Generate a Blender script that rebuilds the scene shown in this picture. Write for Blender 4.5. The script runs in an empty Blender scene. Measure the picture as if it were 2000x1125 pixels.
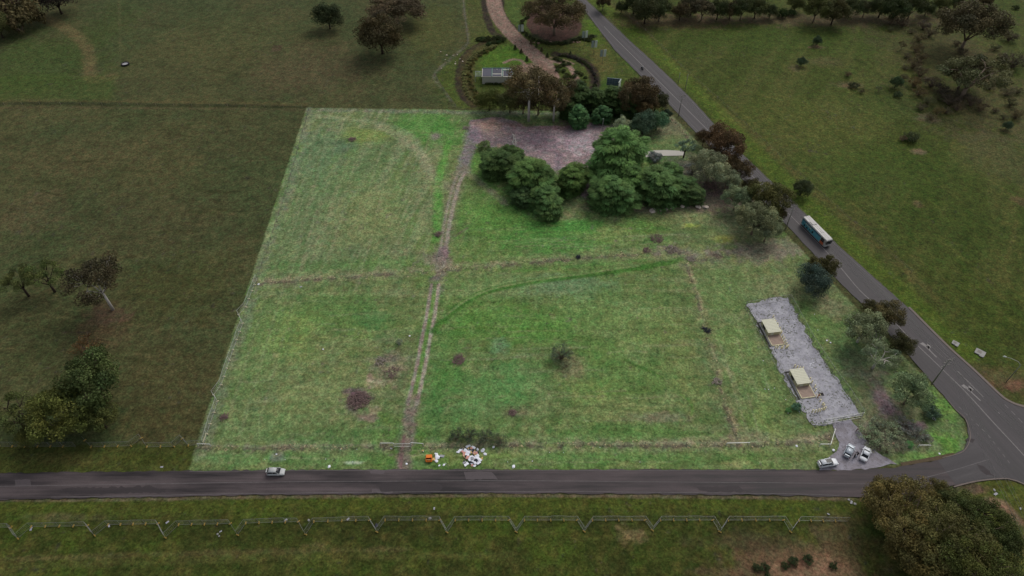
import bpy, bmesh, math, random
import numpy as np
from mathutils import Vector, Matrix
from mathutils.geometry import tessellate_polygon

# ---------------------------------------------------------------- camera, sky, sun, exposure
S = bpy.context.scene
CAMH, PITCH, FPX = 150.0, math.radians(46), 1351.0
cd = bpy.data.cameras.new('camera'); cam = bpy.data.objects.new('camera', cd)
S.collection.objects.link(cam); S.camera = cam
cam.location = (0, 0, CAMH); cam.rotation_euler = (math.pi/2-PITCH, 0, 0)
cd.sensor_width = 36; cd.lens = 36*FPX/2000; cd.clip_start = 1; cd.clip_end = 6000
SUN_EL, SUN_AZ = math.radians(48), math.radians(35)      # azimuth measured from +Y towards +X
w = bpy.data.worlds.new("World"); S.world = w; w.use_nodes = True
nt = w.node_tree; bg = nt.nodes['Background']
sky = nt.nodes.new('ShaderNodeTexSky'); sky.sky_type = 'NISHITA'; sky.sun_disc = False
sky.sun_elevation = SUN_EL; sky.sun_rotation = SUN_AZ; sky.air_density = 1.2; sky.dust_density = 4
hs = nt.nodes.new('ShaderNodeHueSaturation'); hs.inputs['Saturation'].default_value = 0.35
nt.links.new(sky.outputs[0], hs.inputs['Color']); nt.links.new(hs.outputs[0], bg.inputs['Color'])
bg.inputs['Strength'].default_value = 0.127
sl = bpy.data.lights.new('sun', 'SUN'); sl.energy = 0.9; sl.angle = math.radians(30); sl.color = (1, .95, .88)
sun = bpy.data.objects.new('sun', sl); S.collection.objects.link(sun)
sd = Vector((math.sin(SUN_AZ)*math.cos(SUN_EL), math.cos(SUN_AZ)*math.cos(SUN_EL), math.sin(SUN_EL)))
sun.rotation_euler = sd.to_track_quat('Z', 'Y').to_euler()
S.view_settings.view_transform = 'Standard'; S.view_settings.look = 'None'
S.view_settings.gamma = 1; S.view_settings.exposure = 0.0
try: S.render.engine = 'CYCLES'
except Exception: pass

# ---------------------------------------------------------------- helpers
COL = S.collection
R = random.Random(7)
def G(x, y, z=0.0):                        # a point of the place seen at (x, y) of the survey picture, at height z
    u = (x-1000)/FPX; v = (y-562.5)/FPX
    dz = -math.sin(PITCH)-v*math.cos(PITCH); t = (CAMH-z)/-dz
    return Vector((u*t, (math.cos(PITCH)-v*math.sin(PITCH))*t, z))
def mpp(x, y, z=0.0):                      # metres per picture unit there
    v = (y-562.5)/FPX
    return (CAMH-z)/(math.sin(PITCH)+v*math.cos(PITCH))/FPX
def lin(c):
    return tuple((k/255/12.92 if k/255 <= .04045 else ((k/255+.055)/1.055)**2.4) for k in c)
def ang(a, b):
    a, b = G(*a), G(*b); return math.atan2(b.y-a.y, b.x-a.x)

def tag(o, label=None, cat=None, group=None, kind=None):
    if label: o['label'] = label
    if cat: o['category'] = cat
    if group: o['group'] = group
    if kind: o['kind'] = kind
    return o
def empty(name, loc, rz=0.0, label=None, cat=None, group=None):
    o = bpy.data.objects.new(name, None); COL.objects.link(o); o.location = loc; o.rotation_euler = (0, 0, rz)
    o.empty_display_size = .3
    return tag(o, label, cat, group)
def link(name, me, mat=None, parent=None, loc=None, rz=0.0):
    if mat and not len(me.materials):
        me.materials.append(mat)
    o = bpy.data.objects.new(name, me); COL.objects.link(o)
    if parent: o.parent = parent
    if loc is not None: o.location = loc
    o.rotation_euler = (0, 0, rz)
    return o
def copy_tree(o, parent=None):
    c = o.copy(); COL.objects.link(c); c.parent = parent
    for ch in o.children: copy_tree(ch, c)
    return c

class MB:
    def __init__(s): s.v = []; s.f = []; s.sm = []
    def poly(s, pts, faces, smooth=False):
        n = len(s.v); s.v += [tuple(p) for p in pts]
        for f in faces: s.f.append([n+i for i in f]); s.sm.append(smooth)
    def box(s, c, d, rz=0.0, taper=1.0):
        cx, cy, cz = c; dx, dy, dz = d[0]/2, d[1]/2, d[2]/2
        ca, sa = math.cos(rz), math.sin(rz); pts = []
        for z, k in ((-dz, 1), (dz, taper)):
            for x, y in ((-dx, -dy), (dx, -dy), (dx, dy), (-dx, dy)):
                x *= k; y *= k
                pts.append((cx+x*ca-y*sa, cy+x*sa+y*ca, cz+z))
        s.poly(pts, [(3, 2, 1, 0), (4, 5, 6, 7), (0, 1, 5, 4), (1, 2, 6, 5), (2, 3, 7, 6), (3, 0, 4, 7)])
        return s
    def bar(s, a, b, r, r2=None, n=4):
        s.tube([a, b], [r, r if r2 is None else r2], n); return s
    def tube(s, pts, rad, n=6, smooth=False):
        pts = [Vector(p) for p in pts]; rings = []
        for i, p in enumerate(pts):
            d = (pts[min(i+1, len(pts)-1)]-pts[max(i-1, 0)]).normalized()
            up = Vector((0, 0, 1)) if abs(d.z) < .9 else Vector((1, 0, 0))
            a = d.cross(up).normalized(); b = d.cross(a)
            rings += [tuple(p+(a*math.cos(2*math.pi*(k+.5)/n)+b*math.sin(2*math.pi*(k+.5)/n))*rad[i]) for k in range(n)]
        fs = []
        for i in range(len(pts)-1):
            for k in range(n):
                fs.append((i*n+k, i*n+(k+1) % n, (i+1)*n+(k+1) % n, (i+1)*n+k))
        fs.append(tuple(range(n-1, -1, -1))); fs.append(tuple((len(pts)-1)*n+k for k in range(n)))
        s.poly(rings, fs, smooth); return s
    def cyl(s, c, axis, r, h, n=14):
        a = Vector(axis).normalized()*h/2; c = Vector(c)
        s.tube([c-a, c+a], [r, r], n); return s
    def mesh(s, name):
        me = bpy.data.meshes.new(name); me.from_pydata(s.v, [], s.f); me.update()
        me.polygons.foreach_set('use_smooth', s.sm); return me
    def build(s, name, mat, parent=None, loc=None, rz=0.0):
        return link(name, s.mesh(name), mat, parent, loc, rz)

# ---------------------------------------------------------------- materials
def newmat(name):
    m = bpy.data.materials.new(name); m.use_nodes = True
    return m, m.node_tree.nodes, m.node_tree.links, m.node_tree.nodes['Principled BSDF']
def noise(N, L, scale, detail=4, rough=.6, vec=None):
    n = N.new('ShaderNodeTexNoise'); n.inputs['Scale'].default_value = scale
    n.inputs['Detail'].default_value = detail; n.inputs['Roughness'].default_value = rough
    if vec is not None: L.new(vec, n.inputs['Vector'])
    return n
def maprange(N, L, src, a, b, c, d):
    n = N.new('ShaderNodeMapRange'); L.new(src, n.inputs[0])
    for i, k in enumerate((a, b, c, d)): n.inputs[i+1].default_value = k
    return n.outputs[0]
def mulcol(N, L, col, fac):
    n = N.new('ShaderNodeVectorMath'); n.operation = 'SCALE'
    if isinstance(col, tuple): n.inputs[0].default_value = col[:3]
    else: L.new(col, n.inputs[0])
    L.new(fac, n.inputs['Scale']); return n.outputs[0]
def mixcol(N, L, fac, a, b):
    n = N.new('ShaderNodeMix'); n.data_type = 'RGBA'
    if isinstance(fac, float): n.inputs[0].default_value = fac
    else: L.new(fac, n.inputs[0])
    for i, k in ((6, a), (7, b)):
        if isinstance(k, tuple): n.inputs[i].default_value = (*k[:3], 1)
        else: L.new(k, n.inputs[i])
    return n.outputs[2]
def mat(name, c, rough=.7, metal=0.0, var=.18, scale=3.0, spec=.3):
    m, N, L, b = newmat(name)
    tc = N.new('ShaderNodeTexCoord')
    n = noise(N, L, scale, 5, .65, tc.outputs['Object'])
    L.new(mulcol(N, L, lin(c), maprange(N, L, n.outputs[0], .25, .75, 1-var, 1+var)), b.inputs['Base Color'])
    b.inputs['Roughness'].default_value = rough; b.inputs['Metallic'].default_value = metal
    b.inputs['Specular IOR Level'].default_value = spec
    return m
M = {}
M['white_paint'] = mat('white_paint', (215, 218, 222), .35, 0, .04, 2, .5)
M['silver_paint'] = mat('silver_paint', (168, 176, 184), .35, .2, .05, 2, .5)
M['dim_paint'] = mat('dim_white_paint', (170, 172, 172), .45, 0, .05, 2, .4)  # white darkened in colour for the dimmed surroundings of the lot
M['dull_white'] = mat('dull_white', (134, 133, 130), .6, 0, .1)
M['glass'] = mat('dark_glass', (20, 24, 30), .3, 0, .1, 1, .3)
M['tyre'] = mat('tyre_rubber', (26, 26, 27), .9, 0, .1)
M['rim'] = mat('wheel_rim', (120, 122, 125), .4, .6, .1)
M['black'] = mat('black_plastic', (24, 24, 26), .6, 0, .15)
M['red_lamp'] = mat('red_lamp', (120, 14, 12), .3, 0, .05)
M['lamp'] = mat('clear_lamp', (210, 212, 210), .2, 0, .05)
M['galv'] = mat('galvanised_steel', (120, 122, 118), .5, .3, .15, 6)
M['galv_pale'] = mat('pale_galvanised_steel', (186, 188, 184), .5, .2, .12, 6)
M['foot_yellow'] = mat('yellow_block', (150, 126, 62), .8, 0, .2, 5)
M['foot_pale'] = mat('pale_block', (198, 190, 158), .8, 0, .2, 5)
M['timber_pole'] = mat('weathered_timber_pole', (132, 128, 122), .9, 0, .22, 4)
M['post_wood'] = mat('fence_post_wood', (132, 124, 108), .9, 0, .25, 5)
M['wire'] = mat('wire', (118, 118, 116), .5, .5, .05)
M['concrete'] = mat('concrete', (178, 174, 166), .9, 0, .12, 2.5)
M['concrete_dim'] = mat('weathered_concrete', (122, 118, 112), .9, 0, .14, 2.5)
M['cream_metal'] = mat('cream_sheet_metal', (196, 195, 174), .6, 0, .08, 2)
M['cream_wall'] = mat('cream_wall', (178, 172, 136), .7, 0, .1, 2)
M['rust_plinth'] = mat('stained_concrete', (146, 128, 116), .9, 0, .25, 1.4)
M['cream_post'] = mat('cream_post', (222, 212, 168), .7, 0, .1)
M['dark_slot'] = mat('dark_slot', (48, 46, 44), .9, 0, .1)
M['orange'] = mat('orange_cabinet', (222, 118, 38), .6, 0, .12, 3)
M['orange_in'] = mat('orange_cabinet_inside', (120, 48, 26), .8, 0, .2, 3)
M['litter_white'] = mat('white_plastic_litter', (222, 224, 232), .6, 0, .12, 3)
M['litter_grey'] = mat('grey_litter', (150, 150, 156), .7, 0, .2, 3)
M['litter_pink'] = mat('pinkish_litter', (196, 144, 132), .8, 0, .2, 3)
M['litter_dark'] = mat('dark_litter', (44, 46, 56), .8, 0, .2, 3)
M['litter_tan'] = mat('tan_cardboard', (196, 166, 110), .9, 0, .15, 3)
M['roof_navy'] = mat('navy_panel_roof', (48, 48, 62), .35, 0, .1, 2)
M['roof_grey'] = mat('grey_panel_roof', (60, 60, 74), .5, 0, .1, 2)
M['house_wall'] = mat('pale_house_wall', (172, 170, 160), .8, 0, .06, 2)
M['teal_frame'] = mat('teal_painted_frame', (72, 112, 102), .5, 0, .1)
M['bus_white'] = mat('bus_white', (168, 165, 163), .4, 0, .05, 1)
M['bus_teal'] = mat('bus_teal', (84, 156, 172), .4, 0, .14, .9)
M['bus_teal_dark'] = mat('bus_dark_teal', (22, 96, 122), .35, 0, .1, 1)
M['bus_orange'] = mat('bus_orange', (190, 100, 66), .5, 0, .15, 2)
M['sign_white'] = mat('sign_white', (186, 194, 184), .6, 0, .05)
M['sign_grey'] = mat('sign_grey', (134, 146, 142), .6, 0, .05)
M['billboard_blue'] = mat('billboard_back', (86, 104, 122), .6, 0, .12)
M['rock'] = mat('pale_rock', (190, 176, 164), .9, 0, .2, 2)
M['rock_pink'] = mat('pinkish_rock', (122, 98, 86), .9, 0, .2, 2)
M['cloth_black'] = mat('black_clothing', (26, 27, 32), .9, 0, .1)
M['cloth_white'] = mat('white_clothing', (170, 170, 172), .9, 0, .1)
M['skin'] = mat('skin', (150, 108, 84), .7, 0, .05)
M['hair'] = mat('dark_hair', (30, 24, 20), .9, 0, .1)
M['helmet'] = mat('pale_helmet', (150, 152, 140), .3, 0, .05)
M['twig_grey'] = mat('grey_dead_twigs', (142, 132, 122), .9, 0, .25, 5)
M['twig_brown'] = mat('brown_brush', (118, 98, 94), .9, 0, .25, 5)
M['bark_white'] = mat('white_bark', (176, 170, 164), .8, 0, .15, 3)
M['bark_pale'] = mat('pale_bark', (112, 98, 84), .9, 0, .2, 3)
M['bark_dark'] = mat('dark_bark', (52, 42, 34), .9, 0, .2, 3)
M['water'] = mat('trough_water', (150, 148, 150), .15, 0, .2, 1)
M['scaffold'] = mat('trough_black', (16, 16, 17), .7, 0, .1)
M['line_paint'] = mat('worn_line_paint', (128, 124, 122), .8, 0, .3, 1.5)
M['line_faint'] = mat('faint_line_paint', (100, 96, 96), .8, 0, .35, 1.2)
M['kerb'] = mat('kerb_concrete', (112, 102, 96), .9, 0, .15, 1.5)

def foliage_mat(name, trans=.2):
    m, N, L, b = newmat(name)
    oi = N.new('ShaderNodeObjectInfo'); at = N.new('ShaderNodeAttribute'); at.attribute_name = 'tint'
    mx = N.new('ShaderNodeVectorMath'); mx.operation = 'MULTIPLY'
    L.new(oi.outputs['Color'], mx.inputs[0]); L.new(at.outputs['Color'], mx.inputs[1])
    L.new(mx.outputs[0], b.inputs['Base Color'])
    b.inputs['Roughness'].default_value = .75; b.inputs['Specular IOR Level'].default_value = .15
    tr = N.new('ShaderNodeBsdfTranslucent'); L.new(mx.outputs[0], tr.inputs['Color'])
    ms = N.new('ShaderNodeMixShader'); ms.inputs[0].default_value = trans
    L.new(b.outputs[0], ms.inputs[1]); L.new(tr.outputs[0], ms.inputs[2])
    L.new(ms.outputs[0], N['Material Output'].inputs['Surface'])
    return m
M['foliage'] = foliage_mat('foliage')

def ground_mat():
    m, N, L, b = newmat('pasture_ground')
    at = N.new('ShaderNodeAttribute'); at.attribute_name = 'groundcol'
    tc = N.new('ShaderNodeTexCoord'); o = tc.outputs['Object']
    n1 = noise(N, L, 1.5, 8, .8, o); n2 = noise(N, L, .3, 6, .72, o)
    f1 = maprange(N, L, n1.outputs[0], .3, .7, .42, 1.56)
    f2 = maprange(N, L, n2.outputs[0], .3, .7, .8, 1.2)
    c = mulcol(N, L, at.outputs['Color'], f1); c = mulcol(N, L, c, f2)
    vo = N.new('ShaderNodeTexVoronoi'); vo.inputs['Scale'].default_value = 2.6; L.new(o, vo.inputs['Vector'])   # single tufts
    sx = N.new('ShaderNodeSeparateColor'); L.new(vo.outputs['Color'], sx.inputs[0])
    c = mulcol(N, L, c, maprange(N, L, sx.outputs[0], 0, 1, .74, 1.26))
    v2 = N.new('ShaderNodeTexVoronoi'); v2.inputs['Scale'].default_value = .9; L.new(o, v2.inputs['Vector'])    # scattered darker clumps
    s2 = N.new('ShaderNodeSeparateColor'); L.new(v2.outputs['Color'], s2.inputs[0])
    k2 = N.new('ShaderNodeMath'); k2.operation = 'GREATER_THAN'; L.new(s2.outputs[1], k2.inputs[0]); k2.inputs[1].default_value = .86
    k3 = N.new('ShaderNodeMath'); k3.operation = 'MULTIPLY'; L.new(k2.outputs[0], k3.inputs[0]); L.new(maprange(N, L, v2.outputs['Distance'], .18, .42, 1, 0), k3.inputs[1])
    c = mulcol(N, L, c, maprange(N, L, k3.outputs[0], 0, 1, 1, .66))
    # leafy tussocks: slightly greener or strawier
    n3 = noise(N, L, .45, 8, .78, o)
    hv = N.new('ShaderNodeVectorMath'); hv.operation = 'MULTIPLY'; L.new(c, hv.inputs[0])
    L.new(mixcol(N, L, maprange(N, L, n3.outputs[0], .36, .64, 0, 1), (1.24, 1.0, 1.02), (.78, 1.0, .9)), hv.inputs[1])
    L.new(hv.outputs[0], b.inputs['Base Color'])
    b.inputs['Roughness'].default_value = .95; b.inputs['Specular IOR Level'].default_value = .1
    bp = N.new('ShaderNodeBump'); bp.inputs['Strength'].default_value = .55; bp.inputs['Distance'].default_value = .25
    L.new(n1.outputs[0], bp.inputs['Height']); L.new(bp.outputs[0], b.inputs['Normal'])
    return m
def asphalt(name, c1, c2, heading, streak=.5, wide=.045):
    m, N, L, b = newmat(name)
    tc = N.new('ShaderNodeTexCoord'); mp = N.new('ShaderNodeMapping')
    mp.vector_type = 'TEXTURE'; mp.inputs['Rotation'].default_value = (0, 0, heading); mp.inputs['Scale'].default_value = (22, 1, 1)
    L.new(tc.outputs['Object'], mp.inputs['Vector'])
    s1 = noise(N, L, .55, 4, .6, mp.outputs[0])
    mp2 = N.new('ShaderNodeMapping'); mp2.vector_type = 'TEXTURE'
    mp2.inputs['Rotation'].default_value = (0, 0, heading); mp2.inputs['Scale'].default_value = (5, 1, 1)
    L.new(tc.outputs['Object'], mp2.inputs['Vector'])
    s2 = noise(N, L, .22, 5, .6, mp2.outputs[0])
    s3 = noise(N, L, 3.5, 6, .75, tc.outputs['Object'])
    a = N.new('ShaderNodeMath'); a.operation = 'ADD'; L.new(s1.outputs[0], a.inputs[0]); L.new(s2.outputs[0], a.inputs[1])
    f = maprange(N, L, a.outputs[0], .8, 1.22, 0, 1)
    c = mixcol(N, L, f, lin(c1), lin(c2))
    c = mulcol(N, L, c, maprange(N, L, s3.outputs[0], .3, .7, .84, 1.16))
    L.new(c, b.inputs['Base Color'])
    L.new(maprange(N, L, f, 0, 1, .55, .85), b.inputs['Roughness']); b.inputs['Specular IOR Level'].default_value = .25
    return m
def rubble_mat(name, c1, c2, c3):
    m, N, L, b = newmat(name)
    tc = N.new('ShaderNodeTexCoord'); o = tc.outputs['Object']
    a = noise(N, L, .35, 6, .7, o); s = noise(N, L, 4, 5, .8, o); k = noise(N, L, 1.1, 6, .75, o)
    c = mixcol(N, L, maprange(N, L, a.outputs[0], .4, .6, 0, 1), lin(c1), lin(c2))
    c = mixcol(N, L, maprange(N, L, k.outputs[0], .52, .64, 0, .85), c, lin(c3))
    c = mulcol(N, L, c, maprange(N, L, s.outputs[0], .3, .7, .8, 1.2))
    L.new(c, b.inputs['Base Color']); b.inputs['Roughness'].default_value = .95
    b.inputs['Specular IOR Level'].default_value = .15
    bp = N.new('ShaderNodeBump'); bp.inputs['Strength'].default_value = .5; bp.inputs['Distance'].default_value = .1
    L.new(s.outputs[0], bp.inputs['Height']); L.new(bp.outputs[0], b.inputs['Normal'])
    return m

# ---------------------------------------------------------------- ground sheet with patches of growth and a parcel highlight painted in
def axis(segs, outer, grow=1.35):
    v = []
    for a, b, st in segs:
        v += list(np.arange(a, b, st))
    v.append(segs[-1][1]); st = 4.0; x = v[-1]; hi = []
    while x < outer: x += st; st *= grow; hi.append(x)
    st = 4.0; x = v[0]; lo = []
    while x > -outer: x -= st; st *= grow; lo.append(x)
    return np.array(lo[::-1]+v+hi)
XS = axis([(-262, -125, .62), (-125, 125, .42), (125, 262, .62)], 3000)
YS = axis([(52, 150, .36), (150, 250, .5), (250, 352, .7)], 3000)
GX, GY = np.meshgrid(XS, YS); gx = GX.ravel(); gy = GY.ravel(); NX, NY = len(XS), len(YS)
def vn(x, y, s, seed):
    g = np.random.RandomState(seed).rand(256, 256)
    u = x/s+1000; v = y/s+1000; i = np.floor(u).astype(int); j = np.floor(v).astype(int)
    fu = u-i; fv = v-j; fu = fu*fu*(3-2*fu); fv = fv*fv*(3-2*fv)
    i0, i1, j0, j1 = i % 256, (i+1) % 256, j % 256, (j+1) % 256
    return (g[i0, j0]*(1-fu)+g[i1, j0]*fu)*(1-fv)+(g[i0, j1]*(1-fu)+g[i1, j1]*fu)*fv
def fbm(x, y, s, seed, o=4):
    t = 0; a = 1; n = 0
    for k in range(o): t = t+a*vn(x, y, s/2**k, seed+k*11); n += a; a *= .6
    return t/n
C = np.zeros((len(gx), 3), dtype=np.float32)
FB1 = fbm(gx, gy, 22, 1); FB2 = fbm(gx, gy, 7, 2); FB3 = fbm(gx, gy, 2.4, 3, 3); FB4 = fbm(gx+FB2*10, gy, 40, 4, 5); FB5 = fbm(gx, gy, .95, 5, 2)
def ss(x, a, b):
    t = np.clip((x-a)/(b-a), 0, 1); return t*t*(3-2*t)
def L3(c): return np.array(lin(c), dtype=np.float32)
CLIP = None
def apply(idx, m, c):
    if CLIP is not None: m = m*CLIP[idx]
    C[idx] = C[idx]*(1-m[:, None])+L3(c)[None]*m[:, None]
def bbox(x0, x1, y0, y1):
    return np.where((gx > x0) & (gx < x1) & (gy > y0) & (gy < y1))[0]
def blob(px, py, rx, ry, c, op=.7, brk=.6, soft=.6):
    if c[1] > c[0]+30 and c[1] > 110: g = sum(c)/3; c = tuple(g+(k-g)*.82-4 for k in c)
    p = G(px, py); k = mpp(px, py); wx = rx*k; wy = abs(G(px, py-ry).y-G(px, py+ry).y)/2
    i = bbox(p.x-wx*1.8, p.x+wx*1.8, p.y-wy*1.8, p.y+wy*1.8)
    if not len(i): return
    d = np.sqrt(((gx[i]-p.x)/wx)**2+((gy[i]-p.y)/wy)**2)+(FB2[i]-.5)*brk*1.8+(FB3[i]-.5)*brk*1.6+(FB5[i]-.5)*brk*1.2
    apply(i, (1-ss(d, 1-soft, 1+soft*.6))*op, c)
def dseg(x, y, pts):
    d = np.full(len(x), 1e9)
    for a, b in zip(pts[:-1], pts[1:]):
        vx, vy = b[0]-a[0], b[1]-a[1]; t = np.clip(((x-a[0])*vx+(y-a[1])*vy)/(vx*vx+vy*vy+1e-9), 0, 1)
        d = np.minimum(d, np.hypot(x-a[0]-t*vx, y-a[1]-t*vy))
    return d
def strip(pts, wd, c, op=.8, brk=.3, soft=.5, off=0.0):
    q = [G(*p) for p in smooth(pts)]; q = [(p.x, p.y) for p in q]
    if off:
        r = []
        for k, p in enumerate(q):
            a = q[max(k-1, 0)]; b = q[min(k+1, len(q)-1)]; dx, dy = b[0]-a[0], b[1]-a[1]; l = math.hypot(dx, dy)+1e-9
            r.append((p[0]-dy/l*off, p[1]+dx/l*off))
        q = r
    xs = [p[0] for p in q]; ys = [p[1] for p in q]
    i = bbox(min(xs)-wd*1.5, max(xs)+wd*1.5, min(ys)-wd*1.5, max(ys)+wd*1.5)
    if not len(i): return
    d = dseg(gx[i], gy[i], q)/(wd/2)+(FB3[i]-.5)*brk*2+(FB2[i]-.5)*brk+(FB5[i]-.5)*brk*2.2
    k = 1-min(1, brk*1.3)*ss(FB3[i], .42, .7)*.8 if brk > .15 else 1
    apply(i, (1-ss(d, 1-soft, 1+soft))*op*k, c)
def inside(x, y, q):
    r = np.zeros(len(x), bool); n = len(q)
    for k in range(n):
        (x1, y1), (x2, y2) = q[k], q[(k+1) % n]
        if y1 == y2: continue
        cnd = ((y1 > y) != (y2 > y)) & (x < (x2-x1)*(y-y1)/(y2-y1)+x1); r ^= cnd
    return r
def sdist(x, y, pts):
    q = [G(*p) for p in pts]; q = [(p.x, p.y) for p in q]
    d = dseg(x, y, q+[q[0]]); return np.where(inside(x, y, q), -d, d)
def area(pts, c, op=1.0, soft=.5, brk=.5):
    q = [G(*p) for p in pts]; pad = soft*3+brk*4
    i = bbox(min(p.x for p in q)-pad, max(p.x for p in q)+pad, min(p.y for p in q)-pad, max(p.y for p in q)+pad)
    d = sdist(gx[i], gy[i], pts)+(FB3[i]-.5)*brk*3+(FB2[i]-.5)*brk*3
    apply(i, (1-ss(d, -soft, soft))*op, c)
def smooth(pts, k=5):
    if len(pts) < 3: return pts
    r = []
    for i in range(len(pts)-1):
        p0, p1, p2, p3 = pts[max(i-1, 0)], pts[i], pts[i+1], pts[min(i+2, len(pts)-1)]
        for j in range(k):
            t = j/k
            r.append(tuple(.5*((2*p1[a])+(-p0[a]+p2[a])*t+(2*p0[a]-5*p1[a]+4*p2[a]-p3[a])*t*t+(-p0[a]+3*p1[a]-3*p2[a]+p3[a])*t**3) for a in (0, 1)))
    r.append(pts[-1]); return r
allv = np.arange(len(gx))
# outer country, colour darkened to set off the highlighted lot
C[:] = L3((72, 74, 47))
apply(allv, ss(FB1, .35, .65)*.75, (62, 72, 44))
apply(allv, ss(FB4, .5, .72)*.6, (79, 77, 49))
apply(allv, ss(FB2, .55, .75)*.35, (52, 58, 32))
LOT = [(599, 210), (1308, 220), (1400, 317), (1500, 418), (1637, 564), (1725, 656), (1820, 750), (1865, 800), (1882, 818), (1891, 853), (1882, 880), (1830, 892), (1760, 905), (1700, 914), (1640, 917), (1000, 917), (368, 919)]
ROADR = [(1145, 0), (1180, 32), (1225, 75), (1275, 120), (1312, 155), (1357, 200), (1390, 237), (1447, 298), (1493, 342), (1558, 404), (1624, 466), (1658, 498), (1730, 562), (1775, 602), (1850, 677), (1905, 727), (1950, 770), (1970, 785), (2000, 796), (2080, 812)]
# right-hand field and its verge
RF = ROADR+[(2400, 800), (2400, -60), (1100, -60)]
area(RF, (67, 76, 35), 1, .8, .4)
i = np.where(gx > 20)[0]; dr = sdist(gx[i], gy[i], RF)
ci = i[dr < 0]
rotx = gx[ci]*.5+gy[ci]*.86; roty = -gx[ci]*.86+gy[ci]*.5
st = fbm(rotx/6, roty, 5, 31, 4)
apply(ci, ss(st, .42, .66)*.55, (54, 66, 24)); apply(ci, ss(1-st, .48, .7)*.35, (84, 84, 46))
apply(ci, ss(FB4[ci], .5, .7)*.5, (74, 74, 44))
strip([(1190, 10), (1300, 115), (1480, 290), (1640, 445), (1760, 555), (1900, 690)], 5, (80, 92, 40), .6, .3, .6)
strip([(1180, 0), (1250, 55), (1290, 100), (1340, 150), (1440, 240), (1560, 350), (1700, 470), (1830, 590)], 3.5, (92, 84, 52), .55, .5, .7, 1)
strip([(1160, 0), (1235, 60), (1300, 118), (1380, 195), (1460, 282), (1560, 385), (1660, 480), (1760, 572), (1880, 685)], 7, (76, 95, 34), .7, .35, .6)
for b in [(1560, 75, 320, 32, (60, 78, 30), .5), (1320, 42, 120, 16, (84, 72, 52), .8), (1650, 38, 300, 14, (86, 74, 58), .75), (1830, 90, 120, 70, (78, 72, 50), .6), (1900, 210, 150, 60, (82, 76, 54), .6), (1960, 300, 80, 60, (84, 82, 56), .5), (1750, 210, 100, 30, (56, 74, 30), .5), (1700, 330, 180, 70, (58, 78, 28), .5), (1850, 460, 160, 60, (54, 70, 26), .5), (1900, 600, 120, 60, (60, 74, 26), .5), (1600, 240, 160, 60, (86, 92, 44), .4), (1960, 740, 60, 30, (104, 84, 68), .4), (1975, 752, 36, 10, (120, 84, 72), .5), (1596, 92, 14, 5, (104, 86, 70), .8), (1553, 133, 14, 6, (92, 84, 60), .7), (1660, 166, 26, 6, (100, 86, 66), .7), (1795, 296, 14, 6, (112, 96, 78), .8), (1793, 398, 12, 7, (104, 84, 66), .6), (1990, 390, 14, 10, (92, 76, 56), .6), (1812, 230, 20, 10, (100, 90, 74), .6), (1930, 130, 40, 60, (84, 76, 54), .5), (1610, 120, 40, 10, (88, 82, 56), .5)]:
    blob(b[0], b[1], b[2], b[3], b[4], b[5])
strip([(1985, 430), (1978, 470), (1965, 510), (1962, 535), (1975, 560)], 1.2, (88, 86, 46), .5)
# left field
for b in [(80, 120, 140, 60, (62, 76, 38), .8), (200, 60, 50, 60, (58, 72, 36), .6), (450, 80, 180, 60, (82, 82, 50), .4), (620, 130, 120, 50, (86, 76, 56), .5), (850, 60, 60, 60, (76, 80, 42), .6), (480, 260, 120, 50, (66, 70, 44), .5), (150, 300, 160, 40, (84, 78, 52), .45), (300, 430, 200, 60, (70, 70, 46), .5), (60, 420, 70, 60, (90, 80, 58), .4), (350, 560, 120, 70, (62, 66, 34), .5), (120, 640, 120, 50, (58, 64, 38), .5), (330, 740, 90, 90, (74, 68, 42), .35), (200, 640, 60, 50, (84, 66, 50), .5), (300, 830, 120, 30, (68, 64, 38), .5), (60, 700, 60, 40, (62, 68, 40), .5), (880, 170, 40, 40, (66, 84, 36), .5), (540, 95, 10, 6, (78, 66, 52), .8), (482, 347, 5, 3, (50, 44, 38), .7), (215, 615, 46, 18, (88, 72, 60), .6)]:
    blob(b[0], b[1], b[2], b[3], b[4], b[5])
strip([(-80, 203), (110, 201), (330, 205), (480, 206), (596, 208)], 2.6, (48, 52, 30), .8, .3, .6)
strip([(-80, 197), (110, 195), (330, 199), (480, 201), (596, 204)], 2.2, (88, 80, 52), .5, .3, .6)
strip([(-80, 212), (110, 209), (330, 211), (596, 213)], 1.6, (84, 76, 54), .5, .5, .6)
strip([(80, 30), (110, 45), (140, 62), (160, 80), (172, 100), (176, 125), (173, 150), (190, 156), (215, 150)], 5.5, (98, 88, 60), .75, .25, .5)
strip([(232, 0), (234, 60), (236, 110)], 1.2, (84, 84, 54), .5, .2)
area([(40, 140), (225, 150), (222, 196), (0, 196), (-60, 160)], (62, 80, 34), .5, 2, 1)
for k in range(26):
    x = R.uniform(20, 480); y = R.uniform(230, 800)
    strip([(x, y), (x+R.uniform(20, 60), y+R.uniform(-8, 12)), (x+R.uniform(60, 110), y+R.uniform(-10, 14))], .7, (48, 50, 26), .5, .8, .6)
for k in range(60):
    x = R.uniform(-20, 500); y = R.uniform(10, 850)
    strip([(x, y), (x+R.uniform(15, 40), y+R.uniform(-6, 6)), (x+R.uniform(40, 90), y+R.uniform(-8, 8))], R.uniform(.5, 1.2), R.choice([(48, 50, 26), (56, 60, 32), (96, 90, 60)]), .45, .6, .6)
for k in range(120):
    x = R.uniform(1350, 2000); y = R.uniform(90, 640)
    if y > (x-1180)*1.0: continue
    l = R.uniform(15, 60); strip([(x, y), (x+l*.5, y+l*.38+R.uniform(-2, 2)), (x+l, y+l*.75)], R.uniform(.6, 1.4), R.choice([(44, 58, 20), (50, 62, 26), (92, 94, 48)]), .4, .5, .6)
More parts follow.
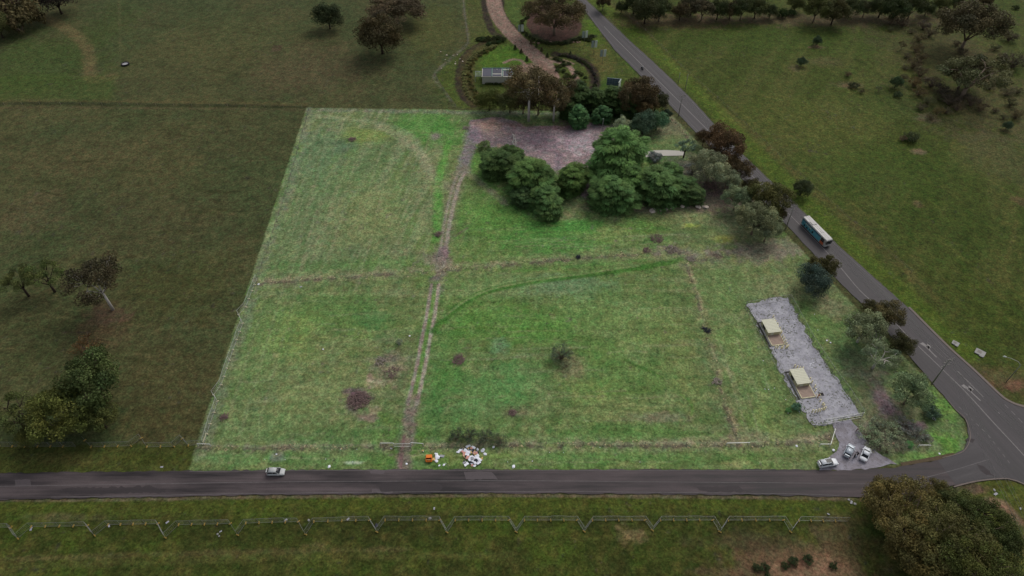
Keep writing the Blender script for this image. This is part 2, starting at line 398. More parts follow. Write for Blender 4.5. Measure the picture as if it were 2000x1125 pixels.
# strips along the side road, lower field
area([(-200, 868), (398, 868), (366, 922), (-200, 926)], (66, 72, 34), 1, .5, .3)
blob(120, 896, 100, 12, (84, 80, 46), .5); blob(300, 895, 90, 12, (60, 66, 26), .6)
LOW = [(-300, 974), (250, 971), (500, 966), (1000, 963), (1500, 967), (1720, 973), (1900, 990), (2300, 1030), (2300, 1400), (-300, 1400)]
area(LOW, (58, 66, 28), 1, .4, .3)
i = bbox(-170, 170, 45, 95); dl = sdist(gx[i], gy[i], LOW); ci = i[dl < 0]
apply(ci, ss(FB2[ci], .45, .7)*.6, (66, 82, 28)); apply(ci, ss(FB1[ci], .5, .7)*.5, (50, 54, 26)); apply(ci, ss(FB3[ci], .5, .75)*.35, (84, 78, 42))
strip([(-100, 992), (500, 988), (1000, 984), (1640, 990)], 4, (76, 86, 34), .6, .5, .7)
strip([(-100, 977), (250, 975), (500, 970), (1000, 967), (1500, 971), (1680, 975)], .9, (104, 92, 78), .7, .4, .5)
strip([(-100, 1096), (200, 1086), (500, 1078), (800, 1072)], 1.2, (92, 86, 54), .6, .5, .7)
strip([(-100, 1112), (250, 1098), (600, 1088), (1000, 1084)], 1.5, (84, 84, 46), .5, .5, .7)
for b in [(1245, 1045, 32, 22, (122, 108, 78), .6, .9), (1560, 1095, 150, 38, (112, 88, 70), .8, .4), (1590, 1115, 90, 26, (116, 92, 74), .8, .3), (1430, 1118, 80, 14, (96, 78, 62), .6, .5), (1500, 1060, 160, 22, (74, 66, 48), .6, .5), (1640, 1040, 60, 40, (88, 76, 56), .7, .6), (1690, 1060, 60, 60, (76, 72, 44), .6, .5), (620, 1064, 26, 6, (84, 80, 50), .6, .8), (120, 1010, 80, 10, (84, 80, 60), .5, .6), (1730, 1035, 60, 16, (48, 74, 26), .6, .4), (1000, 1110, 200, 20, (56, 58, 28), .5, .5)]:
    blob(b[0], b[1], b[2], b[3], b[4], b[5], b[6])
area([(1880, 952), (1910, 940), (1955, 936), (1976, 938), (2040, 960), (2200, 1010), (2200, 1250), (1850, 1250), (1840, 1000)], (76, 82, 36), 1, .4, .3)
blob(1900, 955, 30, 12, (92, 76, 66), .8); blob(1950, 965, 20, 12, (72, 86, 36), .5)
strip([(1930, 978), (1955, 984), (1975, 1000), (1990, 1018)], 2.6, (120, 96, 82), .85, .2, .4)
blob(1990, 1060, 60, 50, (84, 76, 48), .7)
# the mown lot, parcel highlight painted in as brighter grass colour
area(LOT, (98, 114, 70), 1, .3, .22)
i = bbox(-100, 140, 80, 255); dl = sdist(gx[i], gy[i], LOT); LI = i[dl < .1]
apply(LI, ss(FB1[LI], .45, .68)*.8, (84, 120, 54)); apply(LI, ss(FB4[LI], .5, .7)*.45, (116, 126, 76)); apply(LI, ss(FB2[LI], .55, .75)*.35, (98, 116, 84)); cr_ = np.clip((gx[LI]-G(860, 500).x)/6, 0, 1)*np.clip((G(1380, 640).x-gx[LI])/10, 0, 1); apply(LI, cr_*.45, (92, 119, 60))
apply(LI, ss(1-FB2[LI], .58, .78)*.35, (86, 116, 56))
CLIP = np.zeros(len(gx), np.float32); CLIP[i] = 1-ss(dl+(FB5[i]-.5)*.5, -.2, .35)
ul = np.clip((G(860, 500).x-gx[LI])/8, 0, 1)*np.clip((gy[LI]-G(700, 538).y)/6, 0, 1)
mow = fbm(gx[LI]*.975-gy[LI]*.22, (gy[LI]*.975+gx[LI]*.22)/18, 1.9, 51, 3); apply(LI, ss(mow, .45, .7)*(.12+.4*ul), (136, 140, 104)); apply(LI, ss(1-mow, .5, .75)*(.1+.35*ul), (88, 110, 66))
mow = fbm(gx[LI]/16, gy[LI], 1.6, 61, 3); apply(LI, ss(mow, .48, .72)*.36*(1-ul), (84, 108, 54)); apply(LI, ss(1-mow, .5, .75)*.3*(1-ul), (128, 134, 94))
apply(LI, ss(FB3[LI], .55, .8)*.3, (134, 138, 92))
for b in [(660, 380, 150, 150, (112, 128, 90), .5), (620, 300, 50, 70, (98, 124, 90), .5), (560, 430, 50, 120, (106, 124, 80), .5), (720, 420, 70, 60, (136, 142, 90), .5), (720, 262, 52, 16, (126, 142, 72), .6), (830, 245, 70, 26, (84, 146, 56), .7), (870, 265, 40, 25, (80, 144, 54), .6), (668, 285, 22, 12, (92, 114, 84), .7), (850, 265, 13, 8, (126, 116, 106), .9), (750, 515, 90, 16, (84, 140, 58), .5), (590, 520, 60, 12, (88, 134, 60), .5),
          (640, 610, 130, 40, (94, 136, 62), .55), (730, 620, 40, 26, (72, 128, 66), .5), (560, 660, 60, 60, (120, 140, 74), .5), (620, 760, 130, 70, (122, 134, 84), .5), (500, 700, 60, 90, (104, 132, 76), .4), (660, 860, 120, 24, (84, 128, 62), .5), (520, 830, 80, 40, (104, 130, 78), .4),
          (1000, 430, 120, 40, (90, 144, 56), .7), (1100, 470, 110, 40, (82, 146, 58), .7), (940, 410, 60, 40, (98, 142, 60), .5), (1190, 450, 80, 25, (124, 142, 78), .5), (1260, 440, 50, 20, (92, 144, 52), .6), (1330, 420, 90, 22, (128, 132, 86), .6), (1130, 440, 50, 16, (70, 150, 56), .6), (1420, 466, 26, 9, (160, 168, 76), .75), (1350, 440, 18, 5, (150, 166, 70), .6), (1280, 470, 40, 8, (86, 136, 60), .6),
          (1000, 560, 150, 25, (120, 140, 88), .6), (1100, 560, 100, 22, (104, 138, 100), .5), (1180, 600, 110, 40, (112, 144, 76), .5), (950, 620, 90, 34, (92, 142, 56), .6), (1250, 640, 90, 50, (116, 136, 78), .5), (1050, 640, 80, 30, (92, 146, 58), .5), (975, 675, 18, 16, (104, 148, 104), .5), (960, 760, 90, 56, (88, 142, 68), .6), (1020, 740, 60, 46, (86, 140, 72), .4), (920, 800, 60, 26, (96, 138, 76), .35), (1150, 760, 60, 40, (124, 140, 78), .5), (1200, 720, 120, 60, (100, 140, 62), .5), (1120, 720, 32, 24, (124, 116, 88), .75), (1240, 800, 100, 30, (124, 132, 84), .5), (1300, 815, 60, 12, (126, 116, 100), .5), (1200, 850, 180, 20, (88, 136, 60), .5), (1010, 805, 30, 12, (130, 122, 96), .6), (1330, 700, 40, 100, (118, 130, 76), .5), (850, 790, 24, 60, (70, 124, 56), .6), (870, 700, 34, 70, (78, 134, 54), .5),
          (1460, 700, 60, 120, (110, 132, 76), .6), (1500, 820, 60, 30, (108, 130, 70), .5), (1420, 560, 70, 40, (106, 138, 72), .5), (1560, 560, 100, 30, (124, 128, 90), .6), (1600, 620, 50, 40, (98, 126, 66), .6), (1700, 800, 110, 60, (112, 112, 84), .7), (1640, 740, 40, 70, (104, 130, 72), .6), (1620, 600, 30, 26, (132, 120, 98), .5), (1660, 690, 34, 40, (94, 128, 74), .5), (1480, 490, 60, 22, (138, 124, 112), .65), (1530, 480, 40, 16, (134, 122, 110), .5), (1450, 440, 60, 60, (104, 104, 80), .6), (1390, 390, 120, 26, (106, 92, 84), .75), (1390, 365, 40, 16, (96, 72, 76), .6), (1240, 405, 90, 12, (122, 106, 92), .7), (1130, 400, 40, 14, (112, 112, 84), .6), (1090, 420, 50, 10, (138, 128, 100), .55), (1137, 388, 14, 7, (92, 152, 52), .8), (960, 340, 30, 40, (88, 142, 54), .7), (930, 320, 20, 20, (96, 150, 56), .6),
          (1050, 388, 60, 30, (64, 90, 48), .7), (1300, 250, 50, 30, (122, 116, 92), .7), (1320, 280, 40, 20, (104, 122, 70), .6), (1280, 310, 70, 6, (72, 116, 54), .7), (1290, 285, 40, 5, (80, 116, 60), .5), (1350, 330, 60, 30, (112, 98, 98), .6),
          (735, 745, 20, 12, (160, 140, 116), .6), (722, 740, 9, 8, (172, 148, 130), .7), (700, 782, 26, 24, (106, 86, 90), .92), (693, 765, 20, 8, (108, 86, 92), .8), (765, 720, 42, 34, (140, 128, 108), .55), (720, 815, 22, 10, (140, 116, 108), .7), (760, 700, 28, 8, (112, 98, 92), .5), (730, 800, 18, 8, (132, 118, 96), .6), (1000, 805, 10, 6, (92, 78, 80), .6),
          (1730, 790, 24, 30, (136, 110, 120), .5), (1720, 770, 16, 40, (138, 112, 122), .45), (1790, 832, 26, 10, (132, 98, 120), .6), (1700, 850, 50, 40, (116, 104, 96), .6), (1740, 860, 70, 30, (110, 106, 94), .6), (1700, 730, 40, 12, (134, 112, 108), .5), (1850, 860, 36, 30, (100, 148, 54), .85), (1840, 800, 28, 30, (102, 146, 58), .8), (1800, 890, 60, 10, (104, 148, 60), .7), (1690, 720, 60, 40, (86, 92, 70), .6), (1580, 855, 30, 10, (138, 126, 100), .6), (1460, 850, 50, 12, (122, 122, 92), .6), (1350, 862, 80, 8, (128, 124, 92), .5),
          (1440, 905, 30, 6, (150, 144, 96), .5), (600, 895, 200, 12, (88, 142, 62), .5), (1200, 893, 260, 12, (98, 140, 66), .6), (900, 890, 120, 12, (114, 132, 66), .5), (690, 903, 16, 3, (200, 196, 176), .5), (540, 893, 14, 8, (118, 114, 112), .6), (450, 895, 60, 16, (104, 140, 76), .5), (1460, 210, 5, 5, (90, 90, 80), .2), (1010, 222, 60, 8, (96, 112, 84), .8), (950, 222, 30, 5, (116, 130, 96), .6), (1100, 226, 100, 8, (64, 72, 54), .7), (1240, 245, 50, 24, (54, 62, 54), .7)]:
    blob(*b)
# stripes along the left fence, upper-left paddock
for k in range(7):
    o = 2.2+k*2.1
    strip([(398, 860), (440, 735), (500, 555), (545, 430), (580, 310), (605, 222)], .9, (132, 136, 100) if k % 2 else (92, 112, 72), .3, .7, .8, -o)
strip([(388, 885), (440, 730), (500, 550), (545, 420), (590, 270), (603, 215)], 2.6, (122, 124, 104), .5, .9, .8, -.5)
strip([(603, 214), (900, 219), (1300, 224)], 2.2, (128, 128, 112), .5, .6, .6)
RL = random.Random(31)
def fieldlines(n, xr, yr, dx, dy, ln, cols, wd=.55, op=.5, ok=None):
    for k in range(n):
        x = RL.uniform(*xr); y = RL.uniform(*yr); l = RL.uniform(*ln); b_ = RL.uniform(-3, 3)
        strip([(x, y), (x+dx*l*.5, y+dy*l*.5+b_), (x+dx*l, y+dy*l)], RL.uniform(.6, 1.3)*wd, RL.choice(cols), op*RL.uniform(.5, 1), .5, .6)
DKL, PLL = (78, 98, 52), (136, 138, 102)
fieldlines(46, (520, 840), (230, 500), -.3, 1, (30, 110), [DKL, PLL, PLL], .7, .5)
fieldlines(46, (440, 790), (560, 860), 1, -.02, (40, 150), [DKL, DKL, PLL], .6, .45)
fieldlines(70, (850, 1380), (560, 860), 1, -.03, (40, 170), [DKL, DKL, PLL], .6, .45)
fieldlines(40, (900, 1380), (420, 500), 1, -.04, (40, 150), [DKL, PLL], .6, .45)
fieldlines(34, (1400, 1500), (600, 820), .32, 1, (20, 90), [DKL, PLL, PLL], .6, .5)
fieldlines(30, (400, 1600), (880, 908), 1, 0, (30, 120), [DKL, PLL], .4, .45)
# yard of bare earth at the far end
YARD = [(915, 232), (960, 229), (1003, 234), (1030, 246), (1100, 246), (1160, 238), (1190, 246), (1190, 275), (1165, 300), (1150, 330), (1160, 395), (1140, 385), (1110, 352), (1095, 330), (1082, 338), (1060, 310), (1000, 300), (985, 288), (940, 288), (918, 268)]
area(YARD, (148, 130, 129), .95, .5, .6)
for b in [(950, 245, 34, 14, (162, 134, 116), .8), (975, 262, 26, 10, (160, 138, 126), .6), (1130, 272, 36, 26, (160, 146, 150), .55), (1140, 285, 26, 16, (168, 158, 158), .5), (1093, 272, 7, 6, (182, 168, 164), .8), (1128, 300, 8, 5, (186, 176, 172), .7), (975, 285, 10, 5, (176, 148, 126), .7), (1060, 275, 50, 20, (138, 120, 126), .6), (1050, 250, 50, 4, (112, 86, 86), .5), (1110, 250, 60, 4, (108, 84, 88), .5), (928, 262, 14, 18, (118, 108, 114), .7), (1090, 320, 10, 30, (132, 114, 122), .6), (1175, 345, 10, 30, (100, 78, 92), .7), (1010, 244, 30, 6, (128, 100, 88), .6), (1140, 385, 30, 8, (110, 92, 92), .5)]:
    blob(*b)
blob(1196, 262, 30, 14, (134, 118, 120), .7); blob(1215, 250, 20, 8, (120, 106, 100), .6)
# vehicle tracks
DIRT = (136, 124, 112)
strip([(740, 245), (775, 262), (800, 280), (822, 300), (834, 325), (845, 345), (870, 362), (882, 370)], 3.6, (146, 146, 112), .7, .45, .6)
strip([(620, 225), (680, 232), (740, 240), (790, 256), (812, 275), (826, 300)], 2.2, (142, 150, 112), .5, .5, .6)
strip([(922, 250), (918, 280), (908, 310), (903, 335)], 4.5, (126, 114, 118), .85, .3, .5)
strip([(905, 330), (940, 358), (965, 378), (985, 395)], 2.6, (134, 126, 106), .6, .5, .6)
strip([(903, 332), (893, 352), (884, 385), (874, 430), (866, 480), (860, 520)], 5, (116, 112, 88), .7, .4, .7)
strip([(903, 335), (893, 355), (884, 385), (874, 430), (866, 480), (858, 530)], 1.3, (158, 146, 132), .75, .25, .5, .9)
strip([(903, 335), (893, 355), (884, 385), (874, 430), (866, 480), (858, 530)], 1.0, (152, 142, 128), .6, .25, .5, -.9)
strip([(875, 280), (862, 330), (855, 370), (856, 420), (852, 470)], 2.8, (84, 148, 58), .6, .4, .6, 0)
strip([(866, 490), (860, 515), (854, 545), (851, 562)], 4.0, (112, 96, 98), .8, .5, .5)
strip([(835, 500), (850, 510), (862, 520)], 5, (132, 122, 106), .6, .6, .6)
RUT = [(850, 555), (842, 610), (832, 660), (823, 710), (812, 760), (805, 790)]
strip(RUT, 3.4, (92, 134, 62), .6, .3, .5)
strip(RUT, 1.0, (158, 146, 130), .95, .14, .5, 1.15)
strip(RUT, 1.0, (140, 128, 116), .95, .14, .5, -1.15)
strip([(806, 780), (800, 820), (794, 860), (789, 905), (788, 917)], 3.4, (118, 106, 96), .9, .35, .5)
strip([(797, 850), (793, 875), (790, 917)], .9, (116, 88, 88), .7, .2, .5, -1)
strip([(889, 460), (905, 450), (912, 445)], 1, (110, 96, 84), .6, .4); strip([(853, 457), (862, 452)], 1.6, (96, 84, 88), .7, .5)
strip([(848, 645), (880, 612), (915, 585), (960, 566), (1040, 550), (1130, 538), (1210, 528), (1290, 516), (1330, 506)], 2.2, (66, 108, 44), .9, .18, .5)
strip([(870, 625), (920, 588), (970, 568), (1050, 552), (1140, 540), (1250, 524)], .7, (134, 148, 96), .6, .3, .5, 1.3)
strip([(1000, 530), (1090, 522), (1180, 515), (1260, 508)], 1.2, (84, 132, 62), .5, .4, .6)
strip([(890, 642), (960, 640), (1040, 643), (1100, 650)], .8, (84, 118, 50), .6, .4, .5)
strip([(1220, 702), (1250, 716), (1280, 730), (1295, 738)], .6, (70, 104, 44), .8, .3, .4)
strip([(1330, 770), (1345, 780), (1352, 795), (1350, 810)], .7, (78, 118, 48), .6, .3, .5)
strip([(1110, 764), (1180, 768), (1240, 766), (1300, 756)], .8, (88, 118, 54), .5, .5, .6)
# windrows of dead grass on old fence lines
WR = []
def windrow(pts, wd, a, b, n=1.0):
    strip(pts, wd*2.4, a, .45, .9, .9); strip(pts, wd*.9, tuple(k-14 for k in b), .4*n, 1.2, .8, wd*.15); strip(pts, wd*.55, (86, 80, 68), .7*n, 1.6, .6, -wd*.3); WR.append((pts, wd))
windrow([(505, 552), (560, 548), (620, 543), (700, 538), (780, 532), (860, 526), (960, 519), (1060, 509), (1160, 500), (1260, 494), (1320, 489)], 1.7, (126, 122, 92), (168, 160, 130))
windrow([(1300, 486), (1325, 492), (1345, 503), (1400, 497), (1440, 492)], 2.6, (128, 118, 106), (152, 140, 130))
windrow([(1338, 505), (1350, 540), (1362, 575), (1370, 605), (1378, 640), (1388, 675), (1400, 712), (1405, 745), (1415, 785), (1428, 818), (1440, 850), (1448, 866)], 1.1, (124, 120, 84), (178, 162, 132))
windrow([(388, 873), (500, 874), (600, 873), (700, 872), (770, 870)], 1.1, (132, 130, 100), (166, 156, 132))
windrow([(830, 872), (900, 871), (1000, 869), (1100, 868), (1200, 868), (1330, 869), (1460, 867), (1560, 862), (1620, 852)], 1.2, (132, 130, 100), (170, 160, 134))
windrow([(1305, 225), (1330, 252), (1345, 272)], .8, (120, 116, 92), (134, 120, 96))
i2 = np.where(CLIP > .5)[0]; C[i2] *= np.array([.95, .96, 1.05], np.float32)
CLIP = None
# garden beyond the far boundary
GARD = [(915, 90), (850, 148), (886, 206), (900, 212), (1300, 216), (1245, 145), (1200, 98), (1160, 55), (1128, 5), (1120, -20), (905, -20), (914, 60)]
area(GARD, (70, 82, 36), .9, .8, .4)
for b in [(1000, 105, 60, 20, (74, 104, 38), .9), (960, 118, 26, 20, (74, 102, 36), .8), (1120, 90, 60, 16, (82, 86, 44), .7), (1175, 130, 24, 36, (96, 84, 52), .5), (1190, 170, 30, 26, (58, 86, 34), .7), (1160, 60, 20, 26, (76, 106, 30), .6), (1240, 120, 16, 24, (70, 100, 32), .6), (1000, 20, 14, 30, (70, 88, 42), .8), (925, 40, 26, 50, (78, 78, 48), .6), (1015, 30, 16, 30, (68, 86, 42), .6)]:
    blob(*b)
area([(1032, 28), (1046, 12), (1080, 4), (1120, 14), (1137, 50), (1130, 68), (1100, 80), (1066, 80), (1038, 66), (1028, 48)], (74, 56, 50), 1, .3, .2)
MUL = (50, 40, 38)
strip([(944, -10), (948, 20), (955, 45), (962, 62), (975, 72), (960, 76), (935, 88), (912, 104), (902, 125), (896, 150), (898, 175), (908, 192), (925, 206)], 3.4, MUL, .95, .25, .4)
strip([(962, 82), (935, 95), (918, 112), (912, 135), (912, 160), (918, 180), (930, 200)], 6, (74, 68, 42), .85, .4, .4)
strip([(982, -10), (980, 20), (992, 40), (1008, 58)], 2.4, MUL, .95, .25, .4)
strip([(1085, 106), (1110, 108), (1135, 118), (1155, 135), (1163, 155), (1160, 172), (1150, 185)], 4.5, MUL, .95, .25, .4)
strip([(1040, 68), (1070, 82), (1105, 82), (1135, 72), (1160, 70)], 4, (40, 46, 28), .9, .3, .4)
DR = (128, 108, 98)
strip([(962, -20), (966, 10), (976, 36), (996, 62), (1020, 85), (1046, 108), (1066, 128), (1076, 150)], 7.6, DR, 1, .05, .12)
area([(1050, 120), (1085, 138), (1092, 165), (1060, 180), (1010, 170), (1010, 128)], (118, 98, 86), .85, .6, .3)
strip([(985, 122), (1000, 116), (1018, 118), (1028, 128), (1050, 130)], 1.6, DR, .9, .1, .3)
strip([(1070, 118), (1095, 122), (1112, 130), (1122, 145), (1132, 165)], 2.4, DR, .95, .1, .3)
strip([(1075, 112), (1100, 116), (1120, 124)], 1.2, DR, .8, .2, .3)
strip([(905, 0), (908, 30), (912, 60), (914, 84), (880, 115), (848, 146), (866, 176), (888, 206)], 1.4, (104, 100, 86), .65, .7, .6)
# general grain everywhere
gr = ((.7+.6*fbm(gx, gy, 1.0, 81, 2))*(.84+.32*FB3)*(.86+.28*fbm(gx, gy, 5, 83, 4)))[:, None].astype(np.float32); C *= gr
sp = fbm(gx, gy, 1.4, 91, 2)+.25*fbm(gx, gy, 14, 92, 3)            # bare spots and weedy tufts
k = ss(sp, .93, 1.05)[:, None]*.55; C[:] = C*(1-k)+C.mean(1, keepdims=True)*np.array([1.15, 1.0, .85], np.float32)*.95*k
k = ss(1.25-sp, .93, 1.05)[:, None]*.4; C[:] = C*(1-k)+C*np.array([.6, .72, .55], np.float32)*k
C = np.clip(C, .004, .9)
gz = -.02-.16*FB2*ss(np.abs(FB1), 0, .6)-.05*FB3
far = np.maximum(np.abs(gx)-262, np.maximum(52-gy, gy-352)); gz = np.where(far > 0, -.15, gz)
me = bpy.data.meshes.new('ground')
me.vertices.add(len(gx)); me.vertices.foreach_set('co', np.stack([gx, gy, gz], 1).astype(np.float32).ravel())
a = (np.arange(NY-1)[:, None]*NX+np.arange(NX-1)[None]).ravel()
q = np.stack([a, a+1, a+NX+1, a+NX], 1).astype(np.int32)
me.loops.add(q.size); me.loops.foreach_set('vertex_index', q.ravel())
me.polygons.add(len(q)); me.polygons.foreach_set('loop_start', np.arange(0, q.size, 4, dtype=np.int32))
me.polygons.foreach_set('loop_total', np.full(len(q), 4, dtype=np.int32))
me.update(calc_edges=True); me.polygons.foreach_set('use_smooth', np.ones(len(q), bool))
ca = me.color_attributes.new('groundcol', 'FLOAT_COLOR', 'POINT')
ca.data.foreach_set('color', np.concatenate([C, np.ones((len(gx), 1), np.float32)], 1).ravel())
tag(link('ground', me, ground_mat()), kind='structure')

# ---------------------------------------------------------------- roads, pads, markings
def sheet(name, pts, z, m, wob=0.0, kind='structure', sub=3.0):
    q = [G(*p) for p in pts]; r = []
    for k in range(len(q)):
        a, b = q[k], q[(k+1) % len(q)]; n = max(1, int((b-a).length/sub))
        for j in range(n):
            p = a.lerp(b, j/n)
            if wob: p = p+Vector((R.uniform(-wob, wob), R.uniform(-wob, wob), 0))
            r.append(Vector((p.x, p.y, z)))
    tris = tessellate_polygon([r]); mb = MB(); mb.poly(r, [t[::-1] for t in tris])
    bm = bmesh.new(); me = mb.mesh(name); bm.from_mesh(me)
    for f in bm.faces:
        if f.normal.z < 0: f.normal_flip()
    bm.to_mesh(me); bm.free()
    o = link(name, me, m)
    if kind: tag(o, kind=kind)
    return o
HM = ang((1300, 197), (1820, 747))
ROADL = [(1128, 0), (1160, 45), (1200, 97), (1245, 142), (1300, 197), (1365, 265), (1450, 350), (1532, 435), (1558, 463), (1650, 562), (1680, 590), (1782, 702), (1820, 747), (1850, 782), (1866, 800), (1884, 818), (1893, 852), (1882, 878), (1862, 888)]
sheet('main_road', [(1096, -60)]+ROADL+[(1850, 900), (1880, 945), (1908, 938), (1955, 934), (1976, 936), (2000, 944), (2060, 975), (2250, 1080), (2500, 1000), (2300, 850)]+ROADR[::-1]+[(1082, -60)][:0]+[(1105, -60)],
      .035, asphalt('main_asphalt', (48, 45, 47), (84, 80, 81), HM), .14, sub=1.3)
sheet('side_road', [(-400, 926), (0, 924), (250, 921), (370, 919), (700, 917), (1000, 917), (1500, 917), (1640, 918), (1740, 915), (1818, 901), (1861, 889), (1884, 880), (1935, 872), (1960, 936), (1908, 938), (1863, 949), (1800, 963), (1720, 972), (1640, 971), (1500, 967), (1000, 963), (500, 967), (250, 972), (0, 976), (-400, 984)],
      .03, asphalt('side_asphalt', (34, 30, 32), (86, 77, 78), 0.0), .22, sub=1.2)
sheet('new_asphalt', [(1832, 900), (1861, 889), (1884, 878), (1897, 862), (1930, 895), (1950, 930), (1908, 936), (1866, 946)], .041, asphalt('fresh_asphalt', (66, 62, 64), (74, 71, 72), 0.3))
sheet('road_shoulder', [(1758, 904), (1800, 896), (1830, 890), (1862, 884), (1866, 889), (1830, 899), (1762, 911)], .034, mat('dry_shoulder', (84, 72, 54), .95, 0, .3, 1.5), .1)
sheet('gravel_yard', [(1456, 593), (1497, 586), (1538, 580), (1584, 666), (1625, 728), (1655, 768), (1680, 809), (1645, 815), (1620, 826), (1590, 833), (1567, 800), (1519, 714), (1480, 637)], .02, rubble_mat('gravel', (142, 141, 148), (168, 167, 174), (108, 108, 100)), .55, sub=1.2)
sheet('driveway', [(1625, 825), (1662, 818), (1680, 845), (1696, 868), (1722, 890), (1752, 905), (1700, 915), (1640, 919), (1598, 918), (1606, 905), (1622, 893), (1636, 880), (1637, 862), (1630, 843)], .024, rubble_mat('driveway_seal', (148, 145, 154), (128, 123, 128), (96, 92, 96)), .3, sub=1.2)
sheet('concrete_path', [(1254, 300), (1258, 294), (1300, 293), (1336, 295), (1336, 304), (1296, 304), (1262, 307)], .02, M['concrete'], .12)
pm_ = asphalt('patch_asphalt', (74, 67, 69), (90, 82, 84), 0.0); pd_ = asphalt('dark_patch_asphalt', (46, 41, 43), (62, 56, 57), 0.0)
for pts in [[(28, 938), (58, 936), (62, 949), (30, 951)], [(726, 955), (768, 957), (767, 964), (727, 962)], [(722, 919), (752, 919), (748, 926), (724, 925)], [(905, 922), (960, 921), (972, 936), (910, 937)]]:
    sheet('road_patch', pts, .0385, pm_, .15, sub=.8)
for pts in [[(735, 946), (850, 944), (868, 952), (855, 960), (740, 961)], [(1350, 950), (1440, 950), (1468, 960), (1390, 962)], [(1905, 907), (1922, 912), (1944, 930), (1925, 928)], [(1890, 856), (1902, 858), (1898, 864), (1888, 862)], [(120, 953), (300, 950), (330, 962), (140, 966)]]:
    sheet('road_stain', pts, .0415 if pts[0][0] < 1850 else .0445, pd_, .35, sub=.8)
def ribbon(mb, pts, wd, z, smoothit=True):
    q = [G(*p) for p in (smooth(pts) if smoothit else pts)]; vs = []
    for k, p in enumerate(q):
        d = (q[min(k+1, len(q)-1)]-q[max(k-1, 0)]); d.z = 0; d.normalize(); n = Vector((-d.y, d.x, 0))*wd/2
        vs += [(p.x+n.x, p.y+n.y, z), (p.x-n.x, p.y-n.y, z)]
    mb.poly(vs, [(2*k, 2*k+1, 2*k+3, 2*k+2) for k in range(len(q)-1)])
def dashes(mb, pts, wd, z, dash, gap):
    q = [G(*p) for p in pts]; L = 0; out = []
    for a, b in zip(q[:-1], q[1:]):
        n = (b-a).length; t = 0
        while t < n:
            e = min(t+dash, n); p0, p1 = a.lerp(b, t/n), a.lerp(b, e/n); d = (b-a).normalized(); nn = Vector((-d.y, d.x, 0))*wd/2
            mb.poly([(p0.x+nn.x, p0.y+nn.y, z), (p0.x-nn.x, p0.y-nn.y, z), (p1.x-nn.x, p1.y-nn.y, z), (p1.x+nn.x, p1.y+nn.y, z)], [(0, 1, 2, 3)])
            t += dash+gap
lm = MB()
ribbon(lm, [(1180, 52), (1200, 73), (1245, 118), (1296, 168), (1350, 222), (1420, 292), (1480, 355), (1543, 420), (1622, 500), (1680, 568), (1722, 604), (1780, 663), (1837, 718), (1890, 770), (1937, 822), (2000, 890), (2080, 980)], .2, .045)
dashes(lm, [(1870, 725), (1950, 805), (1952, 808)], .16, .046, 9, 6)
def arrow(mb, tip, tail):
    a, b = G(*tip), G(*tail); d = (a-b); L = d.length; d.normalize(); n = Vector((-d.y, d.x, 0)); z = .047
    def P(s, t): p = b+d*s+n*t; return (p.x, p.y, z)
    mb.poly([P(0, -.16), P(0, .16), P(L*.5, .16), P(L*.5, -.16)], [(0, 3, 2, 1)])
    mb.poly([P(L*.5, -.16), P(L*.5, .16), P(L*.78, -.55), P(L*.66, -.85)], [(0, 3, 2, 1)])
    mb.poly([P(L*.5, .2), P(L*.8, -.4), P(L, -.2), P(L*.98, .9), P(L*.74, .4)], [(0, 1, 2, 3, 4)])
    mb.poly([P(L*.86, -1.1), P(L*.6, -1.3), P(L*.55, -.1), P(L*.7, .1)], [(0, 3, 2, 1)])
arrow(lm, (1801, 669), (1829, 698)); arrow(lm, (1881, 751), (1915, 783))
tag(lm.build('lane_markings', M['line_paint']), kind='structure')
lf = MB()
ribbon(lf, [(1150, 2), (1188, 37), (1233, 80), (1283, 124), (1365, 204), (1400, 242), (1455, 303), (1500, 345), (1565, 408), (1630, 470), (1664, 500)], .13, .045) if False else None
ribbon(lf, [(1133, 3), (1165, 48), (1206, 98), (1251, 142), (1306, 197), (1371, 264), (1456, 348), (1538, 432)], .14, .045)
ribbon(lf, [(1143, 2), (1177, 33), (1222, 76), (1272, 121), (1309, 156), (1354, 201), (1387, 238), (1443, 298), (1489, 343), (1554, 405), (1620, 467), (1654, 499), (1726, 563)], .16, .045)
ribbon(lf, [(-100, 952), (0, 950), (250, 946), (500, 942), (750, 940), (1000, 939), (1250, 941), (1500, 943), (1700, 945)], .11, .045)
ribbon(lf, [(1700, 945), (1760, 940), (1793, 936), (1860, 919), (1932, 897)], .15, .045)
ribbon(lf, [(100, 971), (250, 969), (500, 964), (1000, 960), (1500, 964), (1640, 968)], .1, .045)
ribbon(lf, [(370, 921), (700, 919), (1000, 919), (1500, 919)], .09, .045)
ribbon(lf, [(1811, 667), (1830, 683), (1850, 702)], .14, .046)
dashes(lf, [(1873, 795), (1930, 850), (1972, 905)], .22, .0465, .9, .9)
dashes(lf, [(1962, 790), (1990, 818), (2010, 840)], .28, .0465, 1.2, 1.0)
for k in range(4): ribbon(lf, [(1806+k*9, 676-k*3), (1838+k*7, 704-k*3)], .12, .0455)
ribbon(lf, [(1860, 720), (1880, 735), (1910, 762)], .1, .046)
tag(lf.build('faded_line_markings', M['line_faint']), kind='structure')
